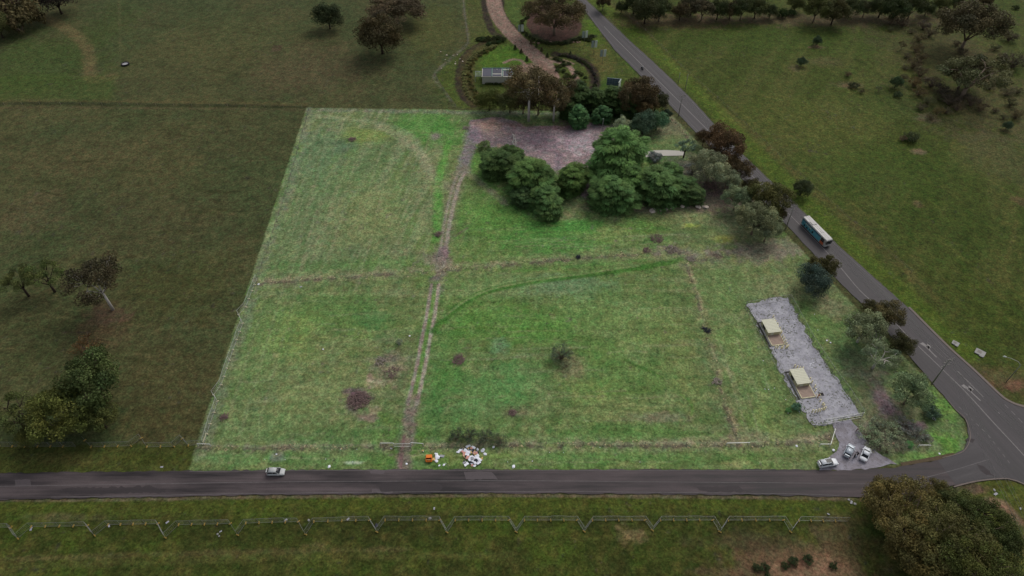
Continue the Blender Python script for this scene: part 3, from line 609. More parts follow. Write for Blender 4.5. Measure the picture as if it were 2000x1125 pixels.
def kerb(name, pts, wd=.4, h=.12):
    q = [G(*p) for p in smooth(pts)]; vs = []; mb = MB()
    for k, p in enumerate(q):
        d = (q[min(k+1, len(q)-1)]-q[max(k-1, 0)]); d.z = 0; d.normalize(); n = Vector((-d.y, d.x, 0))*wd/2
        for s, z in ((1, -.1), (1, h), (-1, h), (-1, -.1)): vs.append((p.x+s*n.x, p.y+s*n.y, z))
    fs = []
    for k in range(len(q)-1):
        for j in range(3): fs.append((4*k+j, 4*k+j+1, 4*k+j+5, 4*k+j+4))
    mb.poly(vs, fs); tag(mb.build(name, M['kerb']), kind='structure')
kerb('kerb', [(1775, 600), (1850, 675), (1905, 725), (1950, 768), (1970, 783), (2000, 794), (2080, 810)], .7)
kerb('corner_kerb', [(1862, 951), (1908, 940), (1955, 935), (1976, 937), (2000, 946), (2060, 977)], .3)
kerb('lot_kerb', [(1850, 780), (1867, 801), (1885, 818), (1895, 852), (1884, 879), (1862, 889), (1840, 894)], .18, .1)

# ---------------------------------------------------------------- trees
def leafmesh(name, clumps, seed, per, ll, lw, style='round', inner=.25):
    """clumps: (cx,cy,cz, rx, rz).  One small leaf-spray face per entry, spread over and through each clump."""
    rs = np.random.RandomState(seed); V = []; T = []
    for (cx, cy, cz, rx, rz) in clumps:
        n = max(6, int(per*rs.uniform(.75, 1.25)))
        d = rs.normal(size=(n, 3)); d[:, 2] += .25; d /= np.linalg.norm(d, axis=1)[:, None]
        rad = np.where(rs.rand(n) < inner, rs.uniform(.2, .8, n), rs.uniform(.8, 1.12, n))
        p = d*rad[:, None]*np.array([rx, rx, rz])+np.array([cx, cy, cz])
        if style == 'spray':
            out = np.array([cx, cy, 0.0]); ol = np.linalg.norm(out); out = out/ol if ol > .05 else np.array([0, 0, 0.0])
            t = d*np.array([1, 1, .25])+out*.9+np.array([0, 0, .12])+rs.normal(size=(n, 3))*.25
            nr = np.array([0, 0, 1.0])+d*.5+rs.normal(size=(n, 3))*.3
        else:
            nr = d+rs.normal(size=(n, 3))*.55; t = rs.normal(size=(n, 3))
        nr /= np.linalg.norm(nr, axis=1)[:, None]
        t -= nr*(t*nr).sum(1)[:, None]; t /= np.linalg.norm(t, axis=1)[:, None]+1e-9
        b = np.cross(nr, t); s = rs.uniform(.65, 1.3, n)[:, None]
        l = ll*s; w = lw*s
        if style == 'spray': quad = np.stack([p-t*l*.5-b*w*.5, p-t*l*.5+b*w*.5, p+t*l*.6+b*w*.12, p+t*l*.6-b*w*.12], 1)
        else: quad = np.stack([p-t*l*.5, p+b*w*.5, p+t*l*.5, p-b*w*.5], 1)
        V.append(quad.reshape(-1, 3))
        base = rs.uniform(.62, 1.38); hue = rs.uniform(-.1, .1)
        c = base*rs.uniform(.75, 1.3, n)[:, None]*np.array([1+hue, 1, 1-hue*.5])
        T.append(np.repeat(c, 4, 0))
    V = np.concatenate(V).astype(np.float32); T = np.concatenate(T).astype(np.float32); nf = len(V)//4
    me = bpy.data.meshes.new(name); me.vertices.add(len(V)); me.vertices.foreach_set('co', V.ravel())
    me.loops.add(len(V)); me.loops.foreach_set('vertex_index', np.arange(len(V), dtype=np.int32))
    me.polygons.add(nf); me.polygons.foreach_set('loop_start', np.arange(0, len(V), 4, dtype=np.int32))
    me.polygons.foreach_set('loop_total', np.full(nf, 4, dtype=np.int32)); me.update(calc_edges=True)
    ca = me.color_attributes.new('tint', 'FLOAT_COLOR', 'POINT')
    ca.data.foreach_set('color', np.concatenate([T, np.ones((len(T), 1), np.float32)], 1).ravel())
    me.materials.append(M['foliage']); return me
def limbs(clumps, base_r, fork, seed, frac=.6, tip=.012, lean=(0, 0), n=6, forkz=None):
    r = random.Random(seed); mb = MB(); fz = fork
    top = Vector((lean[0], lean[1], fz))
    mb.tube([(0, 0, -.05), (lean[0]*.4, lean[1]*.4, fz*.5), tuple(top)], [base_r*1.25, base_r, base_r*.8], n, True)
    cl = [c for c in clumps if r.random() < frac]
    hubs = []
    for k in range(5):
        a = 2*math.pi*(k+r.random()*.6)/5; zz = sum(c[2] for c in clumps)/len(clumps)
        hubs.append(Vector((math.cos(a)*.38, math.sin(a)*.38, fz+(zz-fz)*.75+r.uniform(-.1, .1))))
    for h in hubs:
        m = top.lerp(h, .5)+Vector((r.uniform(-.08, .08), r.uniform(-.08, .08), r.uniform(-.03, .06)))
        mb.tube([top*.98, m, h], [base_r*.6, base_r*.45, base_r*.3], 5, True)
    for c in cl:
        e = Vector(c[:3]); h = min(hubs, key=lambda q: (q-e).length)
        m = h.lerp(e, .5)+Vector((r.uniform(-.06, .06), r.uniform(-.06, .06), r.uniform(-.04, .04)))
        mb.tube([h, m, e], [base_r*.3, base_r*.18, tip], 4, True)
    return mb
PROTO = {}
def clumps_gum(seed, n, cz, rmin, rmax, flat=.75, vr=.62, shell=.72):
    r = random.Random(seed); out = []; lob = [(r.uniform(0, 6.28), r.uniform(.0, .3)) for _ in range(3)]
    for k in range(n):
        z = r.uniform(-.45, 1); a = r.uniform(0, 2*math.pi)
        rad = math.sqrt(max(0, 1-z*z)); s = r.uniform(shell-.12, shell+.14) if r.random() < .78 else r.uniform(.15, .6)
        s *= 1+sum(am*math.cos((i+2)*a+ph) for i, (ph, am) in enumerate(lob))*.5
        cr = r.uniform(rmin, rmax)
        out.append((math.cos(a)*rad*s, math.sin(a)*rad*s, cz+z*vr*s, cr, cr*flat))
    return out
def proto(kind, v):
    key = (kind, v)
    if key in PROTO: return PROTO[key]
    sd = hash_(kind)*10+v; r = random.Random(sd); bark = 'bark_pale'
    if kind == 'gum':
        cz = 1.0; cl = clumps_gum(sd, 62, cz, .17, .27); me = leafmesh('crown', cl, sd, 210, .06, .038, 'round', .15); tr = limbs(cl, .05, .35, sd)
    elif kind == 'tallgum':
        cz = 1.7; cl = clumps_gum(sd, 42, cz, .17, .27, .8, .6); me = leafmesh('crown', cl, sd, 190, .062, .04, 'round', .15); tr = limbs(cl, .045, 1.0, sd, .8)
    elif kind == 'biggum':
        cz = .95; cl = clumps_gum(sd, 120, cz, .11, .2, .8, .66, .78); me = leafmesh('crown', cl, sd, 190, .04, .026, 'round', .15); tr = limbs(cl, .045, .3, sd)
    elif kind == 'sparse':
        cz = 1.15; cl = clumps_gum(sd, 24, cz, .15, .24, .55, .45); me = leafmesh('crown', cl, sd, 170, .058, .034); tr = limbs(cl, .06, .5, sd, 1)
    elif kind == 'dense':
        cz = .85; cl = clumps_gum(sd, 70, cz, .2, .3, .85, .8, .68); me = leafmesh('crown', cl, sd, 190, .06, .04, 'round', .15); tr = limbs(cl, .05, .3, sd, .3); bark = 'bark_dark'
    elif kind == 'cypress':
        cz = .95; cl = []
        for lv in range(9):
            f = lv/8; z = .12+f*1.6; rr = (.9+f*.4 if f < .3 else math.sqrt(max(.03, 1.04-((f-.3)/.72)**2)))*r.uniform(.82, 1.05); nn = int(5+15*rr)
            for k in range(nn):
                a = 2*math.pi*(k+r.random()*.7)/nn; s = rr*r.uniform(.62, .95); cr = r.uniform(.13, .3)*(1-.25*f); s *= 1+.22*math.cos(2*a+sd)+.12*math.cos(3*a+sd*2)
                cl.append((math.cos(a)*s, math.sin(a)*s, z+r.uniform(-.13, .13), cr, cr*.34))
            if lv % 2: cl.append((r.uniform(-.2, .2), r.uniform(-.2, .2), z, .35, .16))
        me = leafmesh('crown', cl, sd, 120, .11, .036, 'spray', .15); tr = MB()
        tr.tube([(0, 0, -.05), (0, 0, .9), (0, 0, 1.7)], [.09, .06, .015], 6, True); bark = 'bark_dark'
        for k in range(16):
            c = r.choice(cl); tr.tube([(0, 0, c[2]*.8), (c[0]*.8, c[1]*.8, c[2])], [.025, .01], 4)
    elif kind == 'cone':
        cz = 1.3; cl = []
        for lv in range(8):
            f = lv/7; rr = .85*(1-f*.85)
            for k in range(7): a = 6.28*k/7+lv; cl.append((math.cos(a)*rr, math.sin(a)*rr, .25+f*2.3, .3, .2))
        me = leafmesh('crown', cl, sd, 14, .3, .16, 'spray', .2); tr = MB(); tr.tube([(0, 0, -.1), (0, 0, 2.3)], [.08, .02], 5); bark = 'bark_dark'
    elif kind == 'bush':
        cz = .45; cl = clumps_gum(sd, 34, .42, .2, .32, .8, .5, .68); me = leafmesh('foliage', cl, sd, 60, .12, .075); tr = MB()
        for k in range(9): c = r.choice(cl); tr.tube([(0, 0, -.05), (c[0]*.5, c[1]*.5, c[2]*.7), c[:3]], [.03, .02, .01], 4)
    elif kind == 'lowbush':
        cz = .3; cl = clumps_gum(sd, 12, .3, .28, .42, .7, .32, .5); me = leafmesh('foliage', cl, sd, 34, .22, .13); tr = MB()
        for k in range(5): c = r.choice(cl); tr.tube([(0, 0, -.05), c[:3]], [.04, .015], 4)
    elif kind == 'scrub':
        cz = .5; cl = clumps_gum(sd, 40, .5, .14, .26, .8, .5, .62); me = leafmesh('foliage', cl, sd, 42, .075, .04, 'round', .5); tr = MB()
        for k in range(46):
            c = r.choice(cl); m = (c[0]*.45+r.uniform(-.08, .08), c[1]*.45+r.uniform(-.08, .08), c[2]*.6)
            tr.tube([(r.uniform(-.06, .06), r.uniform(-.06, .06), -.05), m, (c[0]*1.15, c[1]*1.15, c[2]+r.uniform(0, .2))], [.022, .014, .004], 4)
    PROTO[key] = (me, tr.mesh('trunk'), cz, bark); return PROTO[key]
def hash_(s): return sum(ord(c)*(i+3) for i, c in enumerate(s)) % 9973
SHRUBK = ('bush', 'lowbush', 'scrub')
tcount = 0
def tree(kind, cx, cy, rp, col, label, group=None, zs=1.0, bark=None, name=None, cat=None, v=None, gain=2.0, foot=None):
    """crown centred where the picture shows it, crown radius rp picture units"""
    global tcount; tcount += 1
    nv = 3 if kind in ('gum', 'scrub', 'bush', 'cypress', 'dense') else 2
    me, tm, cz, bk = proto(kind, (tcount if v is None else v) % nv)
    rp *= 1.0 if kind in ('cone', 'lowbush') else 1.18 if kind == 'cypress' and 260 < cy else 1.07 if kind == 'cypress' else 1.16
    rr = rp*mpp(cx, cy); hz = cz*rr*zs
    if foot:
        best = None
        for k in range(1, 220):
            h = k*.12; g = G(cx, cy, h); fo = G(*foot); dd = abs(g.y-fo.y)
            if best is None or dd < best[0]: best = (dd, h)
        hz = best[1]; zs = hz/(cz*rr)
    p = G(cx, cy, hz)
    if name is None: name = {'cypress': 'cypress_tree', 'cone': 'conifer', 'scrub': 'scrub_bush', 'bush': 'bush', 'lowbush': 'garden_shrub'}.get(kind, 'gum_tree' if kind != 'dense' else 'tree')
    if cat is None: cat = 'bush' if kind in SHRUBK else 'tree'
    o = empty(name, (p.x, p.y, -.06), (tcount*2.399) % 6.283, label, cat, group); o.scale = (rr, rr, rr*zs)
    lc = lin(col); lum = 1
    c = link('foliage' if kind in SHRUBK else 'crown', me, None, o); wm = cx < 300 or not (cx > 380 and 215 < cy < 915); lc = [lc[0]*(.84 if col[0] > col[1] else .95), lc[1]*1.04, lc[2]*(.85 if wm else .62 if kind == 'cypress' else .86)]; c.color = (*[min(.7, k*gain*1.15) for k in lc], 1)
    t = link('stem' if kind in SHRUBK else 'trunk', tm, None, o)
    if not len(tm.materials): tm.materials.append(M[bk])
    if bark:
        t.material_slots[0].link = 'OBJECT'; t.material_slots[0].material = M[bark]
    return o
DKB, DKG, OLV, MUS = (56, 44, 32), (42, 46, 28), (58, 56, 32), (78, 64, 40)
# -- far left
tree('bush', 28, 34, 44, (58, 48, 34), 'russet bushy thicket in the top left corner above the curved farm track', zs=1.1, name='bushy_tree', cat='tree')
tree('dense', -8, 48, 26, (64, 60, 38), 'yellow-green bushy tree cut by the left picture edge beside the russet thicket')
tree('dense', 8, 6, 30, (48, 30, 30), 'dark red-brown tree in the extreme top left corner')
tree('dense', 104, -8, 34, (50, 38, 38), 'dark purplish tree cut by the top edge above the curved farm track')
tree('dense', 640, 31, 25, (40, 44, 30), 'small dark green round tree alone in the top left paddock', v=0)
tree('dense', 742, 68, 41, (54, 43, 30), 'large rounded dark brown-green tree in the top left paddock', v=1, zs=.9)
tree('gum', 772, 18, 50, (62, 48, 38), 'spreading brown gum tree with pale forked limbs behind the rounded dark tree', foot=(770, 46), bark='bark_pale')
tree('tallgum', 186, 548, 48, (54, 44, 34), 'reddish brown gum tree with a bare white trunk in the left paddock', foot=(212, 604), bark='bark_white')
tree('sparse', 84, 536, 32, (60, 66, 38), 'thin green gum tree with dark leaning trunk, second from the left edge', foot=(107, 570), bark='bark_dark')
tree('sparse', 32, 545, 30, (58, 60, 36), 'thin green gum tree nearest the left edge of the paddock', foot=(52, 578), bark='bark_dark')
tree('scrub', 168, 676, 30, (72, 50, 34), 'reddish brown leafless bush above the dense green tree in the left paddock')
tree('gum', 176, 742, 56, (50, 57, 34), 'dense green gum tree, tallest of the clump above the upper mesh fence', zs=1.05)
tree('gum', 118, 806, 56, (66, 63, 32), 'yellow-green gum tree just above the upper mesh fence', zs=.9)
tree('gum', 190, 812, 34, (62, 60, 34), 'small olive gum at the right foot of the clump above the upper mesh fence', bark='bark_dark')
tree('sparse', 22, 806, 42, (56, 60, 34), 'olive gum tree with a dark bent trunk at the left edge above the mesh fence', bark='bark_dark')
tree('gum', 60, 850, 24, (62, 62, 34), 'low olive gum at the left edge against the upper mesh fence')
# -- bottom right grove
tree('biggum', 1762, 1004, 66, MUS, 'huge mustard-brown gum tree overhanging the lower side road, leftmost of the corner grove', zs=.8)
tree('biggum', 1856, 1062, 74, (70, 62, 38), 'huge olive gum tree in the middle of the corner grove', zs=.8)
tree('biggum', 1918, 1022, 52, (50, 54, 30), 'dark green gum tree on the right side of the corner grove', zs=.9)
tree('gum', 1834, 962, 24, (72, 62, 38), 'small mustard gum crown standing over the side road at the top of the corner grove')
tree('gum', 1728, 968, 30, (76, 62, 40), 'small brownish gum at the top left of the corner grove over the road edge')
tree('gum', 1872, 990, 34, (60, 58, 36), 'olive gum crown between the two biggest gums of the corner grove')
tree('biggum', 1905, 1106, 66, (62, 60, 32), 'olive gum tree cut by the bottom edge at the right of the corner grove')
tree('gum', 1800, 1092, 50, (68, 56, 34), 'brownish gum tree cut by the bottom edge at the left of the corner grove')
tree('gum', 1945, 1062, 40, (48, 52, 30), 'dark green gum tree at the far right rim of the corner grove')
for x, y, r_, lb in [(1478, 1108, 8, 'leftmost small dark bush on the bare dirt at the bottom edge'), (1495, 1108, 9, 'second small dark bush from the left on the bare dirt at the bottom edge'), (1534, 1104, 8, 'small dark bush in the middle of the bare dirt at the bottom edge'), (1551, 1096, 10, 'larger dark bush of the middle pair on the bare dirt at the bottom edge'), (1579, 1092, 10, 'dark bush right of the middle pair on the bare dirt at the bottom edge'), (1628, 1104, 8, 'low dark bush at the right rim of the bare dirt near the bottom edge'), (1500, 1123, 6, 'tiny bush cut by the bottom edge on the bare dirt')]:
    tree('bush', x, y, r_, (42, 48, 32), lb, 'dark bushes on the bare dirt')
# -- along the main road
for k in [('gum', 1412, 278, 38, (70, 50, 38), 'tall brown gum beside the main road, uppermost of those covering the lane'), ('gum', 1376, 268, 16, (62, 46, 34), 'small brown gum tree left of the tall brown gum at the main road'), ('gum', 1440, 328, 27, (66, 50, 36), 'medium brown gum tree just below the tall brown gum at the main road'),
          ('gum', 1502, 385, 35, (66, 60, 36), 'olive-brown gum tree beside the main road just above the bus'), ('gum', 1468, 362, 16, (58, 50, 34), 'small dark gum tree between the two large roadside gums above the bus'), ('gum', 1609, 520, 26, (60, 52, 32), 'dark olive gum tree at the road edge below the bus'), ('gum', 1735, 616, 30, (72, 60, 42), 'thin brown gum tree hanging over the main road above the power pole'), ('gum', 1762, 672, 24, (52, 46, 30), 'dark brown gum tree at the road edge just above the big power pole'), ('gum', 1700, 600, 16, (60, 52, 34), 'small olive gum tree at the lot edge left of the thin brown gum'), ('gum', 1520, 418, 18, (58, 48, 32), 'small brown gum under the olive-brown gum above the bus')]:
    tree(*k, group='gum trees along the main road')
tree('dense', 1568, 367, 18, (48, 52, 36), 'dark green tree standing alone on the field verge right of the road above the bus', v=2)
# -- garden
tree('biggum', 1084, 22, 50, (66, 52, 38), 'large brown tree over the round mulch bed beside the main road', zs=.8)
tree('tallgum', 1034, 164, 42, (74, 58, 42), 'tall brown gum tree with white trunk between the small building and the parking area', foot=(1035, 236), bark='bark_white')
tree('tallgum', 1084, 176, 35, (70, 54, 40), 'second tall brown gum tree with white trunk, right of the one beside the small building', foot=(1066, 236), bark='bark_white')
tree('gum', 1052, 196, 26, (58, 46, 34), 'low dark brown gum between the two white-trunked gums at the far boundary')
tree('gum', 1096, 206, 20, (56, 46, 34), 'small dark brown gum right of the second white-trunked gum')
tree('gum', 1022, 198, 22, (60, 48, 34), 'dark brown gum at the left foot of the tallest white-trunked gum')
tree('dense', 996, 197, 25, (58, 58, 36), 'olive bushy tree below the white wall of the small building')
tree('dense', 955, 196, 22, (66, 64, 34), 'yellow-green bushy tree left below the white wall of the small building')
tree('gum', 1016, 164, 16, (62, 52, 38), 'small brown gum tree against the right end of the small building')
for x, y, r_, lb in [(1130, 186, 28, 'dark green cypress right of the two brown gums, leftmost of the far boundary hedge'), (1165, 196, 24, 'dark green cypress, second of the far boundary hedge'), (1195, 192, 26, 'dark green cypress, third of the far boundary hedge below the billboard'), (1226, 204, 26, 'dark green cypress at the right end of the far boundary hedge'), (1112, 214, 18, 'small cypress in front of the hedge at the far boundary')]:
    tree('cypress', x, y, r_, (42, 54, 30), lb, 'cypress hedge on the far boundary', zs=.95)
tree('cypress', 1130, 224, 20, (56, 80, 62), 'green cypress on the near side of the far boundary above the bare yard')
tree('cypress', 1176, 222, 17, (54, 76, 60), 'small green cypress behind the thin white post above the bare yard')
tree('gum', 1246, 184, 36, (60, 46, 34), 'round dark brown gum tree beside the billboard at the main road')
tree('dense', 1282, 196, 22, (42, 42, 28), 'dark green tree between the round brown gum and the main road')
tree('gum', 1262, 206, 24, (64, 48, 34), 'low russet gum tree below the round brown gum at the main road')
tree('dense', 1258, 240, 24, (54, 66, 56), 'dark grey-green tree behind the large cypress near the far right corner of the lot')
tree('dense', 1284, 236, 20, (62, 82, 64), 'grey-green tree at the far right corner of the lot beside the road verge')
tree('dense', 1303, 222, 10, (44, 52, 44), 'small dark tree at the far right corner of the lot')
for x, y, c, lb in [(1006, 92, DKG, 'small young conifer on the lawn left of the garden drive, the highest of three'), (1018, 99, DKB, 'small young conifer on the lawn left of the garden drive, middle of three'), (1029, 114, DKG, 'small dark pointed conifer beside the end of the garden drive')]:
    tree('cone', x, y, 3.4, c, lb, 'young conifers by the garden drive')
for x, y, c, lb in [(1037, 82, DKB, 'young conifer right of the garden drive, nearest the round bed'), (1048, 88, DKG, 'young conifer right of the garden drive, second from the round bed'), (1058, 96, DKB, 'young conifer right of the garden drive, third from the round bed'), (1069, 107, DKG, 'young conifer right of the garden drive, nearest the parking area'), (1114, 104, DKG, 'young conifer above the curved dark bed right of the garden drive')]:
    tree('cone', x, y, 3.2, c, lb, 'young conifers by the garden drive')
ORD = 'first second third fourth fifth sixth seventh eighth ninth tenth eleventh twelfth thirteenth fourteenth fifteenth sixteenth seventeenth eighteenth nineteenth twentieth'.split()
ORD += ['twenty-'+k for k in ORD[:9]]+['thirtieth']
def shrubs(pts, n, r0, r1, cols, label, group, jit=4, kind='lowbush', name='garden_shrub', gain=1.9):
    q = smooth(pts); L = [0]
    for a, b in zip(q[:-1], q[1:]): L.append(L[-1]+math.dist(a, b))
    for k in range(n):
        t = L[-1]*(k+.5)/n; i = max(j for j in range(len(L)-1) if L[j] <= t); f = (t-L[i])/(L[i+1]-L[i])
        x = q[i][0]+(q[i+1][0]-q[i][0])*f+R.uniform(-jit, jit); y = q[i][1]+(q[i+1][1]-q[i][1])*f+R.uniform(-jit, jit)*.6
        tree(kind, x, y, R.uniform(r0, r1)*1.3, R.choice(cols), label % ORD[k], group, name=name, gain=gain)
shrubs([(972, 88), (945, 96), (922, 110), (910, 130), (906, 150), (908, 170), (916, 188), (928, 202)], 26, 3.5, 5, [(96, 88, 62), (104, 96, 66)], '%s pale shrub from the drive end in the curved bed\'s outer row', 'pale shrubs of the outer row', 1.5)
shrubs([(966, 94), (938, 106), (922, 124), (918, 148), (922, 168), (930, 186), (938, 200)], 24, 3.4, 5, [(66, 58, 38), (84, 72, 44), (54, 58, 34)], '%s brown-green shrub from the drive end in the curved bed\'s inner row', 'brown-green shrubs of the inner row', 2.5)
shrubs([(930, 78), (950, 76), (966, 74), (982, 74), (978, 80), (955, 84)], 14, 5, 7.5, [DKG, (40, 52, 32)], '%s dark green shrub along the drive end of the curved bed', 'dark shrubs above the lawn', 4)
shrubs([(1018, 56), (1026, 66), (1040, 76), (1062, 82), (1085, 84), (1105, 83), (1122, 78), (1140, 74), (1160, 70)], 30, 3.6, 5.6, [DKG, (38, 44, 30), (50, 50, 36)], '%s dark shrub from the left in the hedge round the mulch bed', 'hedge shrubs around the round mulch bed', 2.5)
shrubs([(1016, 52), (1022, 40), (1034, 30)], 7, 3.6, 5, [DKG, (50, 52, 36)], '%s dark shrub up the left rim of the round mulch bed', 'shrubs on the left rim of the mulch bed', 2)
shrubs([(1130, 76), (1146, 76), (1158, 80)], 9, 4, 6, [DKG], '%s dark shrub from the left behind the banner poles', 'shrubs behind the banner poles', 4)
shrubs([(1090, 107), (1112, 109), (1136, 118), (1156, 136), (1164, 156), (1160, 174)], 30, 3.2, 4.6, [(52, 44, 46), (46, 40, 42), DKG], '%s purplish shrub down the curved border right of the parking area', 'purplish border shrubs', 2)
shrubs([(1078, 112), (1095, 116), (1108, 122), (1085, 130), (1100, 140), (1108, 152), (1130, 140), (1138, 150), (1146, 160)], 24, 3.6, 6, [DKG, (60, 62, 38), (48, 56, 34)], '%s green shrub in the curved beds right of the parking area', 'green shrubs in the curved beds', 4)
shrubs([(946, 162), (965, 163), (985, 163)], 8, 3.2, 4.5, [DKG, (52, 58, 34)], '%s low green shrub from the left along the pale wall', 'shrubs along the white wall', 1)
# -- top right belt
TB = 'tree belt across the top right'
belt = [(1178, 4, 14, DKB), (1240, 6, 20, DKG), (1262, 20, 26, (46, 44, 28)), (1290, 16, 22, DKG), (1330, 22, 18, DKB), (1352, 10, 20, (52, 44, 34)), (1374, 16, 20, (60, 50, 40)), (1404, 18, 20, DKG), (1428, 20, 18, DKB), (1452, 12, 22, DKG), (1478, 16, 20, (48, 50, 30)), (1506, 22, 14, DKG), (1598, 12, 26, OLV), (1632, 22, 26, (54, 48, 30)), (1664, 14, 20, DKG), (1692, 14, 16, (48, 48, 34)), (1724, 12, 22, DKG), (1752, 18, 24, (38, 44, 26)), (1784, 10, 22, DKG), (1812, 16, 14, DKG), (1840, 6, 16, OLV), (1868, 4, 14, DKG), (1214, 14, 12, DKG), (1556, 6, 16, OLV), (1925, 2, 14, DKB)]
for k, (x, y, r_, c) in enumerate(belt):
    w_ = ['first', 'second', 'third', 'fourth', 'fifth', 'sixth', 'seventh', 'eighth', 'ninth', 'tenth', 'eleventh', 'twelfth']
    rank = sorted(belt).index((x, y, r_, c))
    lb = ('%s tree from the left in the dark belt across the top right' % w_[rank]) if rank < 12 else ('%s tree from the right in the dark belt across the top right' % (['rightmost']+w_[1:]+['thirteenth'])[len(belt)-1-rank])
    tree('dense' if k % 3 else 'gum', x, y, r_, c, lb, TB)
for x, y, r_, lb in [(1530, 26, 11, 'small rounded dark bush at the front of the tree belt, left of the pair'), (1547, 25, 8, 'narrow dark bush at the front of the tree belt, right of the pair')]:
    tree('bush', x, y, r_, (38, 48, 28), lb, zs=1.4)
tree('gum', 1903, 44, 50, (62, 52, 40), 'very large rounded gum tree in the top right corner field', zs=.9, v=0)
tree('sparse', 1905, 138, 56, (56, 56, 40), 'wide flat-topped gum tree below the very large rounded gum at the right', zs=.8)
tree('gum', 1888, 140, 38, (60, 52, 38), 'brownish gum tree standing inside the wide flat-topped gum at the right', zs=.8)
scr = [(1742, 38, 15, (84, 66, 56)), (1765, 44, 14, (80, 62, 54)), (1806, 48, 16, (66, 54, 50)), (1818, 62, 15, (70, 58, 48)), (1798, 72, 15, (78, 64, 48)), (1792, 92, 17, (72, 58, 44)), (1800, 110, 16, (70, 56, 42)), (1786, 122, 18, (66, 52, 40)), (1800, 140, 18, (64, 52, 42)), (1788, 160, 17, (72, 54, 36)), (1796, 178, 16, (70, 54, 36)), (1822, 160, 20, (58, 46, 42)), (1842, 174, 20, (56, 46, 42)), (1856, 194, 20, (58, 46, 42)), (1880, 184, 20, (60, 50, 44)), (1900, 196, 20, (62, 50, 44)), (1872, 208, 16, (64, 50, 40)), (1918, 208, 16, (74, 58, 46)), (1834, 216, 14, (82, 66, 44)), (1822, 228, 12, (80, 66, 50)), (1976, 200, 14, (52, 48, 32)), (1988, 222, 16, (76, 62, 46)), (1985, 118, 26, (66, 56, 48)), (1974, 70, 18, (62, 52, 44)), (1766, 150, 10, (70, 58, 46))]
EX = ['dark scrub bush near the right edge, right of the winding thicket', 'pale brown scrub at the right edge below the dark scrub bush', 'wide brown scrub at the right edge beside the flat-topped gum', 'brown scrub at the right edge below the very large rounded gum', 'small brown scrub sapling left of the winding thicket']
wds = ['pinkish brown bush, first under the belt at the top right', 'pinkish brown bush, second under the belt at the top right']
for k, (x, y, r_, c) in enumerate(scr):
    tree('scrub', x, y, r_, c, wds[k] if k < 2 else EX[k-20] if k >= 20 else '%s brown scrub bush down the winding thicket at the right' % ORD[k-2], None if k < 2 else 'brown scrub thicket at the right', zs=.9)
for k in range(20):
    x, y = [(1850, 60), (1870, 84), (1945, 92), (1960, 110), (1880, 100), (1740, 56), (1780, 60), (1935, 170), (1955, 160), (1968, 180), (1945, 215), (1962, 228), (1850, 216), (1800, 208), (1815, 196), (1770, 132), (1772, 108), (1836, 190), (1990, 176), (1940, 60)][k]
    tree('scrub', x, y, 9+k % 5*1.6, [(70, 60, 46), (62, 52, 42), (58, 58, 40)][k % 3], '%s low brown-green scrub clump scattered between the gums at the top right' % ORD[k], 'low scrub clumps at the top right', zs=.7)
for x, y, r_, c, kd, lb in [(1597, 79, 9, (44, 54, 40), 'dense', 'small dark tree on a pale dirt patch near the top of the right field'), (1567, 120, 9, (46, 56, 44), 'dense', 'small dark green tree alone at the upper left of the right field'), (1657, 144, 8, (74, 60, 46), 'scrub', 'small brown sapling at the left of the row in the right field'), (1668, 166, 9, (52, 52, 38), 'bush', 'small dark bush at the foot of the brown sapling in the right field'), (1683, 176, 8, (68, 58, 42), 'scrub', 'low brown scrub right of the brown sapling in the right field'), (1752, 160, 12, (44, 54, 38), 'dense', 'dark green tree left of the winding brown thicket'), (1754, 184, 8, (48, 54, 38), 'bush', 'small bush below the dark green tree left of the thicket'), (1718, 172, 6, (64, 68, 54), 'sparse', 'tiny pale sapling in the right field left of the thicket'), (1764, 86, 9, (70, 58, 44), 'sparse', 'small brown tree left of the winding thicket near the top'), (1968, 245, 9, (46, 56, 44), 'dense', 'small dark green tree near the right edge'), (1782, 268, 14, (52, 56, 40), 'bush', 'low wide dark bush next to a pale dirt patch in the right field'), (1764, 270, 9, (80, 62, 52), 'scrub', 'brown half of the low bush next to a pale dirt patch in the right field'), (1985, 14, 6, DKG, 'bush', 'tiny dark bush in the top right corner')]:
    tree(kd, x, y, r_, c, lb)
# -- inside the lot, foliage colours lightened to carry the parcel highlight
for x, y, r_, c, lb, zs in [(1206, 294, 46, (68, 108, 76), 'tallest broad green cypress at the right of the bare yard', 1.0), (976, 318, 32, (54, 86, 62), 'green cypress at the left end of the left cypress group', .8), (1038, 344, 37, (64, 100, 70), 'large green cypress in the middle of the left cypress group', .9), (1064, 385, 30, (62, 98, 72), 'lowest green cypress of the left group nearest the paddock', .8), (1024, 380, 22, (56, 88, 70), 'small green cypress at the lower left of the left group', .8), (1120, 346, 28, (64, 98, 66), 'green cypress standing alone between the two cypress groups', 1.0), (1195, 374, 35, (66, 104, 76), 'leftmost green cypress of the right cypress group', .9), (1232, 350, 30, (66, 104, 72), 'second green cypress of the right group, just below the tallest one', .95), (1284, 360, 36, (62, 98, 72), 'large green cypress in the middle of the right group', .9), (1328, 366, 27, (56, 90, 66), 'rightmost green cypress of the right group', .9), (1000, 300, 20, (56, 88, 64), 'small green cypress at the back of the left group below the dead tree', .8), (1352, 378, 20, (56, 86, 66), 'small green cypress at the right foot of the right group above the rocks', .9), (1074, 404, 22, (60, 94, 68), 'small green cypress at the lower right of the left group', .8), (1306, 335, 22, (62, 98, 70), 'small green cypress at the back of the right group', .9)]:
    tree('cypress', x, y, r_, (c[0]+12, c[1]-3, c[2]-4), lb, 'green cypresses in the lot', zs=zs*.88, gain=1.25)
tree('bush', 945, 284, 12, (84, 92, 62), 'small olive bush beside the left end of the bare yard', zs=1.2)
